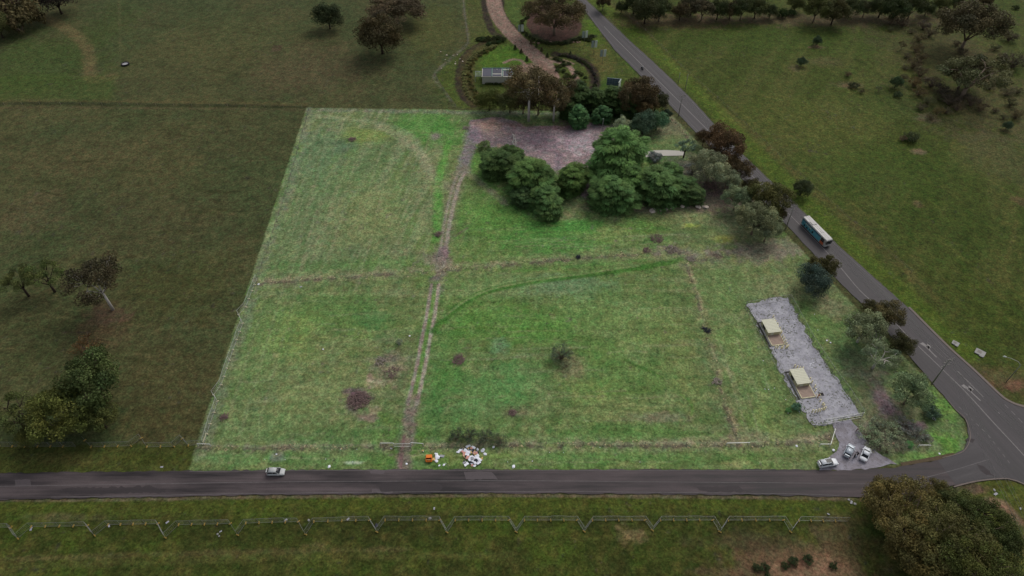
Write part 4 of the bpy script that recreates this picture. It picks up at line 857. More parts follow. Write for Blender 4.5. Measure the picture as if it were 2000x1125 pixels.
tree('gum', 1216, 240, 15, (120, 122, 106), 'pale grey-leaved tree just behind the top of the tallest cypress')
tree('sparse', 1340, 284, 18, (74, 86, 78), 'thin grey-green tree at the end of the pale concrete path', foot=(1341, 307), bark='bark_dark')
tree('bush', 1279, 306, 13, (84, 84, 90), 'grey rounded bush on the pale concrete path')
tree('scrub', 1352, 330, 20, (102, 94, 96), 'greyish pink scrub left of the inner roadside gums')
tree('gum', 1388, 324, 34, (104, 98, 82), 'grey-brown gum tree inside the lot near the main road, uppermost of the inner row')
tree('gum', 1422, 345, 24, (98, 94, 80), 'small grey-brown gum tree second in the inner row along the main road')
tree('gum', 1440, 385, 26, (84, 90, 72), 'olive-grey gum tree third in the inner row along the main road')
tree('gum', 1478, 425, 35, (88, 88, 70), 'large dark grey-green gum tree, lowest of the inner row along the main road')
tree('gum', 1500, 450, 24, (88, 90, 74), 'small grey-green gum at the foot of the large one near the lot edge')
tree('dense', 1593, 546, 30, (52, 60, 58), 'dark round tree inside the lot edge below the bus', v=0)
tree('gum', 1690, 640, 36, (92, 94, 76), 'grey-green gum tree with bare white limbs right of the gravel yard', bark='bark_white')
tree('sparse', 1722, 690, 34, (84, 90, 76), 'thin grey gum tree below the one with white limbs, right of the gravel yard', bark='bark_white')
tree('gum', 1783, 764, 36, (84, 92, 72), 'dense grey-green gum tree inside the lot corner beside the power pole')
tree('bush', 1822, 804, 17, (56, 66, 58), 'dark low bush at the lot corner below the dense gum')
for x, y, r_, c, lb in [(1716, 826, 20, (90, 92, 82), 'grey scrub just above the driveway scrub, left of the dense gum'), (1768, 828, 22, (98, 88, 92), 'purplish grey scrub directly below the dense corner gum'), (1700, 872, 14, (92, 92, 80), 'small grey scrub at the driveway edge above the white sedan'), (1762, 872, 16, (94, 94, 82), 'low grey scrub left of the bright green corner bush'), (1698, 846, 26, (96, 104, 84), 'grey-green scrub right of the driveway'), (1722, 858, 24, (98, 100, 86), 'grey scrub second to the right of the driveway'), (1748, 842, 24, (100, 104, 88), 'pale grey scrub in the middle of the lot corner'), (1790, 846, 22, (96, 90, 90), 'purplish grey scrub near the lot corner'), (1735, 880, 15, (94, 98, 78), 'low grey scrub nearest the side road'), (1812, 856, 14, (100, 92, 88), 'brown-grey scrub at the rim of the bright corner grass')]:
    tree('scrub', x, y, r_, c, lb, 'grey scrub in the lot corner', zs=.7)
tree('bush', 1777, 868, 8, (78, 112, 76), 'small bright green bush among the grey scrub of the lot corner')
tree('scrub', 1096, 690, 27, (66, 72, 62), 'sparse grey-green bush alone in the middle of the big paddock')
tree('scrub', 1106, 712, 16, (104, 100, 80), 'dry straggly half of the lone bush in the big paddock', zs=.5)
for x, y, r_, c, lb in [(892, 852, 19, (60, 68, 56), 'dark bush on the front fence line, leftmost of four'), (918, 850, 20, (60, 68, 56), 'dark bush on the front fence line, second of four'), (948, 854, 22, (62, 68, 58), 'dark bush on the front fence line, third of four above the rubbish heap'), (978, 860, 17, (76, 80, 66), 'paler bush on the front fence line, rightmost of four')]:
    tree('scrub', x, y, r_, c, lb, 'bushes on the front fence line', zs=.8, gain=1.5)
tree('bush', 1557, 795, 10, (62, 82, 70), 'small dark green bush against the left side of the gravel yard')
tree('scrub', 780, 668, 9, (96, 92, 88), 'tiny grey twiggy bush left of the wheel ruts')
tree('bush', 1540, 800, 6, (70, 100, 66), 'tiny green bush left of the one at the gravel yard')
tree('lowbush', 888, 700, 3, (70, 72, 60), 'tiny weed beside the dark brush heap in the paddock', name='bush', cat='bush')

# dry and green tussocks that nobody could count
def tufts(name, P_, size, col, label, seed):
    rs = np.random.RandomState(seed); P_ = np.array(P_, dtype=float); n = len(P_); V = []; T = []
    for k in range(3):
        a = rs.uniform(0, 3.14, n); s = size*rs.uniform(.5, 1.4, n); t = np.stack([np.cos(a), np.sin(a), np.zeros(n)], 1); up = np.stack([rs.normal(size=n)*.7, rs.normal(size=n)*.7+.3, np.ones(n)*.4], 1)
        b = P_+t*(rs.uniform(-.3, .3, n)*size)[:, None]; w_ = (s*.5)[:, None]
        V.append(np.stack([b-t*w_, b+t*w_, b+t*w_*1.2+up*s[:, None]*.5, b-t*w_*1.2+up*s[:, None]*.5], 1).reshape(-1, 3))
        T.append(np.repeat(rs.uniform(.6, 1.35, n)[:, None]*np.stack([1+rs.uniform(-.15, .15, n), np.ones(n), 1-rs.uniform(0, .2, n)], 1), 4, 0))
    V = np.concatenate(V).astype(np.float32); T = np.concatenate(T).astype(np.float32); nf = len(V)//4
    me = bpy.data.meshes.new(name); me.vertices.add(len(V)); me.vertices.foreach_set('co', V.ravel())
    me.loops.add(len(V)); me.loops.foreach_set('vertex_index', np.arange(len(V), dtype=np.int32)); me.polygons.add(nf)
    me.polygons.foreach_set('loop_start', np.arange(0, len(V), 4, dtype=np.int32)); me.polygons.foreach_set('loop_total', np.full(nf, 4, dtype=np.int32)); me.update(calc_edges=True)
    ca = me.color_attributes.new('tint', 'FLOAT_COLOR', 'POINT'); ca.data.foreach_set('color', np.concatenate([T, np.ones((len(T), 1), np.float32)], 1).ravel())
    o = link(name, me, M['foliage']); o.color = (*lin(col), 1); tag(o, label, 'grass', kind='stuff'); return o
TD = []; TG = []
for pts, wd in WR:
    q = [G(*p) for p in smooth(pts)]
    for a, b in zip(q[:-1], q[1:]):
        d = (b-a).normalized(); nn = Vector((-d.y, d.x, 0))
        for k in range(int((b-a).length*3.5)):
            p = a.lerp(b, R.random())+nn*R.gauss(0, wd*.55)
            if vn(np.array([p.x]), np.array([p.y]), 2.2, 9)[0] > .42: (TD if R.random() < .7 else TG).append((p.x, p.y, -.05))
tufts('dry_grass', TD, .3, (176, 168, 136), 'dry straw-coloured grass along the old fence lines', 3)
YARDP = [(1456, 593), (1538, 580), (1625, 728), (1680, 809), (1590, 833), (1519, 714), (1480, 637)]
rs_ = np.random.RandomState(21); X = rs_.uniform(60, 130, 9000); Y = rs_.uniform(85, 150, 9000)
kk = (sdist(X, Y, YARDP) < .3) & (fbm(X, Y, 5, 99, 3) > .53)
tufts('yard_weeds', [(x, y, .0) for x, y in zip(X[kk][:900], Y[kk][:900])], .26, (96, 100, 84), 'sparse grey-green weeds growing through the gravel yard', 6)
X = rs_.uniform(60, 135, 9000); Y = rs_.uniform(85, 152, 9000); d_ = sdist(X, Y, YARDP); kk = (np.abs(d_) < .6) & (Y > 92)
tufts('edge_grass', [(x, y, .0) for x, y in zip(X[kk][:1500], Y[kk][:1500])], .34, (112, 124, 84), 'ragged grass along the edges of the gravel yard', 8)

# dead trees and white limbs
def dead_tree(name, base, tops, r0, m, label, cat='dead tree'):
    o = empty(name, G(*base), 0, label, cat); r = random.Random(int(base[0])); b0 = G(*base); first = True
    for i, t in enumerate(tops):
        e = G(t[0], t[1], t[2])-b0; md = e*.5+Vector((r.uniform(-.6, .6), r.uniform(-.6, .6), r.uniform(0, .6)))
        mb = MB().tube([(0, 0, -.1) if i == 0 else tuple(e*.15), tuple(md), tuple(e)], [r0, r0*.7, r0*.25], 6, True)
        for k in range(6):
            s = md.lerp(e, r.uniform(0, 1)); mb.tube([tuple(s), tuple(s+Vector((r.uniform(-1.3, 1.3), r.uniform(-1.3, 1.3), r.uniform(.1, 1.4))))], [r0*.35, .03], 4)
        mb.build('trunk' if i == 0 else 'limb', m, o)
    return o
dead_tree('dead_tree', (1004, 303), [(1003, 262, 7), (1000, 275, 5), (1007, 268, 5.5), (1017, 301, 1.2)], .38, M['bark_white'], 'bare white dead tree standing at the left of the bare yard')
dead_tree('dead_tree', (1712, 668), [(1706, 634, 7), (1694, 664, 4.5), (1722, 656, 5), (1676, 612, 6)], .3, M['bark_white'], 'bare white dead limbs poking through the gum right of the gravel yard')
dead_tree('fallen_branch', (1140, 378), [(1136, 364, 1.6), (1146, 372, 1.2), (1160, 376, .4)], .16, M['twig_grey'], 'grey fallen branch between the two cypress groups', 'branch')

# brush heaps
def brush(px, py, rp, m, label, n=90, h=.8, name='brush_heap'):
    n = int(n*.8); h *= .7
    rr = rp*mpp(px, py); o = MB(); r = random.Random(int(px*3+py))
    for k in range(n):
        a = r.uniform(0, 6.28); d = rr*math.sqrt(r.random()); x, y = math.cos(a)*d, math.sin(a)*d*.9
        hh = h*max(.1, 1-d/rr)*r.uniform(.3, 1.1); b = r.uniform(0, 6.28); l = r.uniform(.5, 1.5)*min(1, rr*.5+.3)
        p0 = (x, y, hh*.5); p1 = (x+math.cos(b)*l*.5, y+math.sin(b)*l*.5, hh*.7+r.uniform(0, .35)); p2 = (x+math.cos(b+.4)*l, y+math.sin(b+.4)*l, max(.03, hh*.6+r.uniform(-.3, .4)))
        o.tube([p0, p1, p2], [r.uniform(.05, .12), .06, .02], 4)
    x = o.build(name, m, None, G(px, py)); tag(x, label, 'brush heap'); return x
brush(700, 782, 22, M['twig_brown'], 'large purplish brown brush heap in the lower left paddock', 260, 1.3)
brush(744, 706, 10, M['twig_grey'], 'grey brush heap above the large brown heap', 70)
brush(765, 728, 16, M['twig_brown'], 'scattered brown brush between the grey heap and the wheel ruts', 60, .3)
brush(897, 703, 12, M['twig_brown'], 'small dark brush heap alone right of the wheel ruts', 120, .8)
brush(1283, 466, 13, M['twig_brown'], 'dark branchy heap in the upper right paddock', 110, .9)
brush(1263, 488, 7, M['twig_brown'], 'small dark heap below the branchy one in the upper right paddock', 60)
brush(1310, 487, 12, M['twig_grey'], 'pale brush heap where the two old fence lines meet', 100, .6)
brush(1350, 506, 9, M['twig_grey'], 'pale grey brush at the bend of the old fence lines', 60, .5)
brush(437, 815, 7, M['twig_brown'], 'dark round brush heap near the left fence', 80, .6)
brush(688, 272, 7, M['twig_brown'], 'dark brush heap in the top left of the lot', 80, .8)
brush(855, 458, 7, M['twig_brown'], 'dark brush heap left of the central track', 60)
brush(1129, 502, 5, M['litter_dark'], 'small black heap on the old fence line in the middle of the lot', 60, .6)
brush(910, 250, 6, M['twig_grey'], 'grey brush heap at the left edge of the bare yard', 50)
brush(1002, 806, 7, M['twig_brown'], 'small dark heap on the dry patch of the big paddock', 50, .4)
brush(1380, 645, 7, M['litter_dark'], 'dark heap on the right old fence line', 60, .5)
brush(1402, 745, 8, M['twig_grey'], 'long dry brush on the lower part of the right old fence line', 70, .4)
brush(1100, 244, 20, M['twig_brown'], 'brown brush along the far edge of the bare yard', 110, .5)
brush(1388, 362, 14, M['twig_brown'], 'purple-brown brush under the inner roadside gums', 90, .7)

# ---------------------------------------------------------------- rocks, litter
def rock_mesh(seed, name='rock'):
    bm = bmesh.new(); bmesh.ops.create_icosphere(bm, subdivisions=2, radius=1); r = random.Random(seed)
    ph = [(Vector((r.uniform(-1, 1), r.uniform(-1, 1), r.uniform(-1, 1))), r.uniform(.1, .3)) for _ in range(6)]
    for v in bm.verts:
        k = 1+sum(a*math.sin(v.co.dot(d)*3.1+i) for i, (d, a) in enumerate(ph)); v.co *= k; v.co.z *= .6
    me = bpy.data.meshes.new(name); bm.to_mesh(me); bm.free(); return me
RK = [rock_mesh(k) for k in range(4)]
def rock(px, py, r_, m, label, group=None):
    me = RK[int(px) % 4]; o = link('rock', me, None, None, G(px, py), px % 6)
    if not len(me.materials): me.materials.append(m)
    o.material_slots[0].link = 'OBJECT'; o.material_slots[0].material = m
    s = r_*mpp(px, py); o.scale = (s*1.3, s, s*.8); return tag(o, label, 'rock', group)
for x, y, r_, lb in [(1276, 411, 5, 'largest pale rock at the left end of the row below the cypresses'), (1291, 410, 2.4, 'small pale rock second from the left of the row below the cypresses'), (1301, 409, 3, 'pale rock third from the left of the row below the cypresses'), (1312, 406, 2.4, 'small pale rock in the middle of the row below the cypresses'), (1332, 403, 3, 'pale rock alone between the middle and right end of the row below the cypresses'), (1364, 404, 4, 'rounded pale rock left of the right-hand pair below the inner gums'), (1377, 404, 4, 'pale rock at the right end of the row below the inner gums')]:
    rock(x, y, r_, M['rock'], lb, 'pale rocks below the cypresses')
for k in range(14): rock(R.choice([1012, 1075, 1121, 1126, 1051, 1100, 1092])+R.uniform(-8, 8), 80+R.uniform(-3, 6), R.uniform(1.2, 2.4), M['rock_pink'], 'small pinkish garden rock around the round mulch bed', 'garden rocks')
for k in range(10): rock(R.uniform(860, 905), R.uniform(100, 140), R.uniform(.7, 1.2), M['rock'], 'small pale stone along the rough fence line left of the garden', 'stones on the garden fence line')
def bag_mesh(seed):
    bm = bmesh.new(); bmesh.ops.create_icosphere(bm, subdivisions=2, radius=1); r = random.Random(seed)
    for v in bm.verts:
        v.co *= r.uniform(.75, 1.15); v.co.z = max(-.25, v.co.z*.55)
    me = bpy.data.meshes.new('bag'); bm.to_mesh(me); bm.free(); return me
BAGS = [bag_mesh(k+40) for k in range(4)]
def sheet_mesh(seed):
    r = random.Random(seed); mb = MB(); v = []
    for i in range(4):
        for j in range(4): v.append((i/1.5-1+r.uniform(-.15, .15), (j/1.5-1)*.7+r.uniform(-.15, .15), r.uniform(.02, .35)))
    mb.poly(v, [(i*4+j, (i+1)*4+j, (i+1)*4+j+1, i*4+j+1) for i in range(3) for j in range(3)]); 
    me = mb.mesh('board'); return me
SHE = [sheet_mesh(k+70) for k in range(3)]
def litter(px, py, s, m, label, group, flat=False, z=0.0, name='rubbish_piece'):
    if m == 'litter_white' and (py > 930 or px > 1900): m = 'dull_white'  # white litter beyond the lot takes a darker colour, following the painted dimming
    me = (SHE if flat else BAGS)[int(px*7) % 3]
    if not len(me.materials): me.materials.append(M['litter_white'])
    p = G(px, py); p.z = z; o = link(name, me, None, None, p, (px*1.7) % 6)
    o.material_slots[0].link = 'OBJECT'; o.material_slots[0].material = M[m]; s *= 1 if 'heap' in label or 'bag' in label or 'cabinet' in label else .72; o.scale = (s, s*.8, s*.6); return tag(o, label, 'rubbish', group)
heap = []
for k in range(120):
    t = R.random()
    if t < .62: x, y = R.gauss(926, 6), R.gauss(898, 7)
    elif t < .85: x, y = R.gauss(914, 8), R.gauss(882, 5)
    else: x, y = R.uniform(898, 944), R.uniform(876, 908)
    y = min(y, 911.5); mm = R.choice(['litter_white']*6+['litter_grey', 'litter_pink', 'litter_dark', 'litter_tan', 'litter_pink'])
    lb = {'litter_white': 'white plastic piece in the rubbish heap beside the side road', 'litter_grey': 'grey piece in the rubbish heap beside the side road', 'litter_pink': 'pinkish piece in the rubbish heap beside the side road', 'litter_dark': 'dark piece in the rubbish heap beside the side road', 'litter_tan': 'tan cardboard piece in the rubbish heap beside the side road'}[mm]
    litter(x, y, R.uniform(.22, .62), mm, lb, 'rubbish heap, '+mm.split('_')[1]+' pieces', R.random() < .45, R.uniform(0, .35) if t < .62 else 0)
for x, y, s, m, lb in [(852, 887, .5, 'litter_white', 'white bag top of the small pile right of the orange cabinet'), (854, 893, .75, 'litter_white', 'largest white bag right of the orange cabinet'), (852, 900, .5, 'litter_white', 'white bag at the bottom of the small pile right of the orange cabinet'), (863, 891, .6, 'litter_grey', 'grey sheet beside the white bags right of the orange cabinet'), (847, 897, .5, 'litter_tan', 'tan cardboard between the orange cabinet and the white bags'),
                       (858, 909, .28, 'litter_white', 'small white bag on the verge below the white bags, left one'), (867, 908, .35, 'litter_white', 'small white bag on the verge below the white bags, right one'), (794, 906, .45, 'litter_white', 'white scrap on the dirt entrance track at the side road'), (764, 876, .4, 'litter_grey', 'pale upright scrap left of the farm gate'), (964, 873, .5, 'litter_white', 'white scrap right of the bushes on the front fence line'), (826, 880, .4, 'litter_tan', 'pinkish tan scrap below the end of the gate rail'),
                       (1003, 911, .7, 'litter_white', 'white block on the verge at the side road in the middle'), (540, 887, .3, 'litter_white', 'tiny white scrap on the front fence line at the left'), (643, 911, .6, 'litter_white', 'white strip at the road edge right of the white car'), (1628, 879, .55, 'litter_white', 'white box on the grass left of the driveway'), (1556, 871, .5, 'litter_white', 'pale scrap on the verge left of the driveway'),
                       (1824, 817, .8, 'litter_white', 'white slab on the bright grass at the lot corner'), (1745, 866, .5, 'litter_pink', 'pink scrap among the grey scrub'), (1835, 886, .4, 'litter_white', 'white scrap at the road edge of the lot corner'), (631, 682, .35, 'litter_white', 'single white scrap in the lower left paddock'), (800, 656, .4, 'litter_white', 'white scrap just left of the wheel ruts'), (505, 555, .5, 'litter_white', 'white scrap on the left fence at the old fence line'), (588, 560, .5, 'litter_grey', 'pale grey scrap below the old fence line at the left'),
                       (1615, 665, .4, 'litter_white', 'white scrap right of the gravel yard, left of two'), (1622, 669, .4, 'litter_white', 'white scrap right of the gravel yard, right of two'), (848, 993, .45, 'litter_grey', 'grey scrap on the verge below the side road'), (61, 1033, .6, 'litter_grey', 'pale sheet caught at the lower mesh fence, leftmost'), (327, 1020, .5, 'litter_grey', 'pale sheet lying at the lower mesh fence below the third zigzag'), (213, 1027, .5, 'litter_grey', 'crumpled pale sheet at the lower mesh fence after the second zigzag'),
                       (425, 1043, .4, 'litter_white', 'white scrap below the lower mesh fence, left of three'), (431, 1038, .4, 'litter_grey', 'grey scrap below the lower mesh fence, upper of three'), (428, 1047, .35, 'litter_white', 'white scrap below the lower mesh fence, lowest of three'), (558, 1016, .5, 'litter_grey', 'grey scrap along the lower mesh fence before the fifth zigzag'), (603, 1016, .45, 'litter_white', 'white scrap inside the fifth zigzag of the lower mesh fence'), (680, 1014, .5, 'litter_grey', 'pale rags along the lower mesh fence between the fifth and sixth zigzag'), (735, 1026, .5, 'litter_dark', 'black bag inside the sixth zigzag of the lower mesh fence'), (840, 1012, .5, 'litter_white', 'white rag along the lower mesh fence before the seventh zigzag'),
                       (1658, 976, .5, 'litter_white', 'white scrap at the road edge left of the grove, upper'), (1663, 981, .6, 'litter_grey', 'grey scrap at the road edge left of the grove, middle'), (1670, 984, .55, 'litter_white', 'white scrap at the road edge left of the grove, lower'), (1618, 1004, .4, 'litter_grey', 'grey scrap between the side road and the end of the mesh fence'), (316, 912, .5, 'litter_grey', 'grey lump on the verge left of the lot'),
                       (1945, 965, .7, 'litter_grey', 'grey box on the corner grass above the dirt path'), (1942, 957, .5, 'litter_white', 'white piece on the corner grass beside the grey box'), (1993, 993, .4, 'litter_grey', 'small grey piece on the corner grass at the right edge')]:
    litter(x, y, s, m, lb, None, m == 'litter_grey')
for k in range(9): litter(1584+R.uniform(-3, 6), 714+R.uniform(-6, 4), .22, R.choice(['litter_white', 'litter_white']), 'white block of the small cluster on the gravel yard', 'white blocks on the gravel yard')
for k in range(26): litter(R.uniform(1485, 1600), R.uniform(600, 815), .18, 'litter_white', 'tiny pale scrap scattered on and around the gravel yard', 'pale scraps around the gravel yard')
for k in range(16): litter(R.uniform(400, 1300), R.choice([876, 902, 896, 885])+R.uniform(-3, 3), .14, 'litter_white', 'tiny white scrap on the front verge', 'tiny white scraps on the front verge')
# orange cabinet
o = empty('cabinet', G(838, 897), .05, 'orange open cabinet dumped on the verge right of the farm gate', 'cabinet')
mb = MB(); mb.box((0, -.75, .25), (1.5, .08, .5)); mb.box((0, .75, .25), (1.5, .08, .5)); mb.box((-.71, 0, .25), (.08, 1.42, .5)); mb.box((.71, 0, .25), (.08, 1.42, .5)); mb.build('frame', M['orange'], o)
MB().box((0, 0, .06), (1.34, 1.42, .06)).build('back_board', M['orange_in'], o)
mb = MB(); mb.box((0, -.3, .28), (1.34, .06, .3)); mb.box((-.2, -.52, .28), (.05, .38, .3)); mb.box((.25, -.52, .28), (.05, .38, .3)); mb.build('shelf', M['litter_tan'], o)
MB().box((.02, .48, .62), (1.45, .85, .1)).build('lid', M['orange'], o)

# ---------------------------------------------------------------- fences
def panel_mesh(L, H=2.0, step=.3, wr=.009, fr=.028):
    mb = MB()
    for a, b in (((0, 0, .08), (L, 0, .08)), ((0, 0, H), (L, 0, H)), ((.02, 0, 0), (.02, 0, H)), ((L-.02, 0, 0), (L-.02, 0, H))): mb.bar(a, b, fr)
    n = int(L/step)
    for k in range(1, n): mb.bar((L*k/n, 0, .08), (L*k/n, 0, H), wr, None, 3)
    m = int(H/step)
    for k in range(1, m): mb.bar((0, 0, H*k/m), (L, 0, H*k/m), wr, None, 3)
    return mb.mesh('fence_panel')
def foot_mesh():
    mb = MB(); mb.box((0, 0, .1), (.26, .72, .2), 0, .85); mb.cyl((0, 0, .24), (0, 0, 1), .05, .1, 8); return mb.mesh('fence_foot')
PM = panel_mesh(3.0); FM = foot_mesh()
def temp_fence(runs, label, foot='foot_yellow', galv='galv', H=2.0, feet=True, maxp=100):
    """runs: list of ground points in picture units; straight pieces are cut into panels"""
    q = [G(*p) for p in runs]; o = empty('temporary_fence', q[0], 0, label, 'fence'); b0 = q[0]; np_ = 0
    for k in range(len(q)-1):
        a, b = q[k], q[k+1]; L = (b-a).length; n = max(1, round(L/3.05)); an = math.atan2(b.y-a.y, b.x-a.x)
        for j in range(n):
            p = a.lerp(b, j/n)-b0; c = link('fence_panel', PM, None, o, p, an+R.uniform(-.012, .012))
            c.scale = (L/n/3.0, 1, H/2*R.uniform(.98, 1.02)); c.rotation_euler.x = R.uniform(-.03, .03)
            if not len(PM.materials): PM.materials.append(M['galv'])
            if galv != 'galv': c.material_slots[0].link = 'OBJECT'; c.material_slots[0].material = M[galv]
            if feet:
                f = link('fence_foot', FM, None, o, p, an+R.uniform(-.1, .1))
                if not len(FM.materials): FM.materials.append(M['foot_yellow'])
                if foot != 'foot_yellow': f.material_slots[0].link = 'OBJECT'; f.material_slots[0].material = M[foot]
    return o
AP = [(35, 1052), (185, 1046), (323, 1050), (464, 1045), (597, 1044), (736, 1039), (873, 1040), (1008, 1039), (1141, 1038), (1274, 1036), (1406, 1039), (1544, 1039)]
run = [(-130, 1031), (22, 1030)]
for k, (x, y) in enumerate(AP):
    yb = 1029 if x < 180 else 1027 if x < 320 else 1023 if x < 590 else 1019 if x < 720 else 1016
    yb2 = yb if k else 1030
    run += [(x-14, yb if k else 1030), (x, y)]
    nb = AP[k+1][0] if k+1 < len(AP) else 0
    yn = 1029 if x < 100 else 1025 if x < 330 else 1022 if x < 470 else 1019 if x < 600 else 1016
    run += [(x+(26 if x < 330 else 16), yn if x < 1500 else 1017)]
run += [(1655, 1018)]
temp_fence(run[:2+3*6], 'long mesh fence with yellow feet below the side road, left half zigzagging out six times')
temp_fence(run[1+3*6:], 'long mesh fence with yellow feet below the side road, right half ending near the grove')
temp_fence([(-100, 872), (148, 872)], 'straight mesh fence piece above the side road at the left edge')
temp_fence([(166, 860), (178, 873), (256, 871), (276, 856), (287, 873), (340, 872), (356, 857), (368, 870), (397, 868)], 'zigzag mesh fence piece with two peaks left of the lot corner')
temp_fence([(398, 868), (404, 848), (410, 828), (418, 806), (425, 784), (417, 772), (432, 752), (448, 704), (462, 664), (474, 632), (466, 615), (480, 600), (492, 568), (502, 545)], 'mesh fence with pale feet climbing the lower left side of the lot', 'foot_pale', 'galv_pale')
POSTM = MB().cyl((0, 0, .65), (0, 0, 1), .07, 1.3, 6).mesh('fence_post')
def wire_fence(pts, label, step=4.0, m='post_wood', h=1.2):
    q = [G(*p) for p in pts]; o = empty('wire_fence', q[0], 0, label, 'fence'); b0 = q[0]; P_ = []
    for a, b in zip(q[:-1], q[1:]):
        n = max(1, round((b-a).length/step)); P_ += [a.lerp(b, j/n)-b0 for j in range(n)]
    P_.append(q[-1]-b0)
    for p in P_:
        c = link('fence_post', POSTM, None, o, p+Vector((0, 0, -.1)), 0); c.scale = (1, 1, h/1.2*R.uniform(.9, 1.05)); c.rotation_euler.x = R.uniform(-.06, .06)
        if not len(POSTM.materials): POSTM.materials.append(M['post_wood'])
        if m != 'post_wood': c.material_slots[0].link = 'OBJECT'; c.material_slots[0].material = M[m]
    mb = MB()
    for z in (.35, .7, 1.05):
        for a, b in zip(P_[:-1], P_[1:]): mb.bar(a+Vector((0, 0, z*h/1.2)), b+Vector((0, 0, z*h/1.2)), .013, None, 3)
    mb.build('wire', M['wire'], o); return o
wire_fence([(503, 543), (525, 480), (545, 420), (565, 355), (583, 290), (597, 240), (604, 215)], 'post and wire fence climbing the upper left side of the lot', 3.2)
wire_fence([(604, 214), (700, 216), (800, 218), (905, 220), (1010, 222)], 'post and wire fence along the far side of the lot', 3.6)
wire_fence([(890, 208), (866, 176), (848, 146), (880, 115), (914, 86), (912, 60), (908, 30), (904, -4)], 'weathered wire fence with a corner left of the garden', 5, 'concrete_dim')
wire_fence([(1302, 226), (1320, 242), (1340, 265), (1352, 276)], 'wooden rail fence inside the far right corner of the lot', 3)
wire_fence([(392, 874), (500, 874), (600, 873), (700, 872), (744, 872)], 'old wire fence along the front of the lot left of the gate', 5)
wire_fence([(826, 872), (900, 871), (1000, 869), (1100, 868), (1300, 868), (1460, 867), (1560, 866), (1618, 868)], 'old wire fence along the front of the lot right of the gate', 5)
wire_fence([(1200, 10), (1260, 60), (1330, 130), (1420, 210), (1540, 322), (1660, 430), (1780, 532)], 'wire fence along the right field beside the main road', 7)
wire_fence([(-60, 207), (78, 204), (200, 205), (340, 207), (480, 208), (590, 210)], 'low wire fence across the left paddock level with the far lot side', 8)
def rail(name, pts, r_, m, label, cat='rail', h=1.1, ends=True):
    q = [G(*p) for p in pts]; o = empty(name, q[0], 0, label, cat); b0 = q[0]; mb = MB()
    for a, b in zip(q[:-1], q[1:]): mb.bar(a-b0+Vector((0, 0, h)), b-b0+Vector((0, 0, h)), r_)
    mb.build('rail', M[m], o)
    for p in q: MB().cyl((0, 0, h/2), (0, 0, 1), r_*1.1, h, 6).build('post', M[m], o, p-b0)
    return o
rail('strainer_rail', [(744, 870), (769, 870)], .09, 'galv_pale', 'pale rail between two posts left of the farm gate')
rail('strainer_rail', [(803, 869), (827, 871)], .09, 'galv_pale', 'pale rail between two posts right of the farm gate')
rail('strainer_rail', [(1418, 870), (1462, 869)], .09, 'galv_pale', 'pale rail on posts where the right old fence line meets the front')
rail('strainer_rail', [(1600, 872), (1620, 872), (1629, 842)], .09, 'galv_pale', 'bent pale rail left of the driveway')
rail('strainer_rail', [(1792, 874), (1814, 874)], .09, 'galv_pale', 'pale rail on posts in the lot corner scrub')
rail('strainer_rail', [(1672, 842), (1690, 856)], .09, 'rock_pink', 'pinkish rail lying on posts right of the driveway')
rail('strainer_rail', [(1800, 852), (1812, 872)], .07, 'concrete_dim', 'thin grey rail running up from the lot corner rail')
rail('strainer_rail', [(388, 871), (412, 872)], .09, 'galv_pale', 'pale rail at the front left corner of the lot')
rail('strainer_rail', [(406, 850), (399, 868)], .07, 'foot_pale', 'cream rail beside the front left corner of the lot')
# farm gate
a, b = G(770, 873), G(802, 872.5); L = (b-a).length; o = empty('farm_gate', a, math.atan2(b.y-a.y, b.x-a.x), 'double steel farm gate across the dirt entrance track', 'gate')
for s in (0, 1):
    mb = MB(); x0 = s*L/2+.05; x1 = x0+L/2-.1
    for z in (.2, 1.45): mb.bar((x0, 0, z), (x1, 0, z), .05)
    for x in (x0, x1): mb.bar((x, 0, .2), (x, 0, 1.45), .05)
    lf_ = mb.build('gate_leaf', M['galv_pale'], o); mb = MB()
    for k in range(1, 5): mb.bar((x0, 0, .2+k*.25), (x1, 0, .2+k*.25), .022, None, 3)
    for k in range(1, 10): mb.bar((x0+(x1-x0)*k/10, 0, .2), (x0+(x1-x0)*k/10, 0, 1.45), .014, None, 3)
    mb.build('gate_mesh', M['galv'], lf_)
for x in (0, L): MB().cyl((x, 0, .8), (0, 0, 1), .09, 1.6, 8).build('gate_post', M['galv_pale'], o)
# chain link fence round the gravel yard
def chain_fence(pts, label, h=2.4, dense=True):
    q = [G(*p) for p in pts]; o = empty('chain_link_fence', q[0], 0, label, 'fence'); b0 = q[0]
    rl = MB(); me_ = MB()
    for a, b in zip(q[:-1], q[1:]):
        L = (b-a).length; n = max(1, round(L/3.2)); a0 = a-b0; b1 = b-b0
        for j in range(n+1): link('fence_post', CPOST, M['galv'], o, a0.lerp(b1, j/n))
        for z in (.1, h): rl.bar(a0+Vector((0, 0, z)), b1+Vector((0, 0, z)), .03)
        k = int(L/.35)
        for j in range(k):
            p0 = a0.lerp(b1, j/k); p1 = a0.lerp(b1, min(1, (j+3)/k)); p2 = a0.lerp(b1, max(0, (j-3)/k))
            me_.bar(p0+Vector((0, 0, .1)), p1+Vector((0, 0, h)), .007, None, 3); me_.bar(p0+Vector((0, 0, .1)), p2+Vector((0, 0, h)), .007, None, 3)
    rl.build('rail', M['galv'], o); me_.build('wire_mesh', M['galv'], o); return o
CPOST = MB().cyl((0, 0, 1.2), (0, 0, 1), .05, 2.5, 6).mesh('fence_post')
chain_fence([(1457, 600), (1497, 593), (1539, 586)], 'chain link fence across the far end of the gravel yard')
chain_fence([(1541, 586), (1584, 666), (1625, 728), (1655, 768), (1682, 812)], 'chain link fence along the road side of the gravel yard')
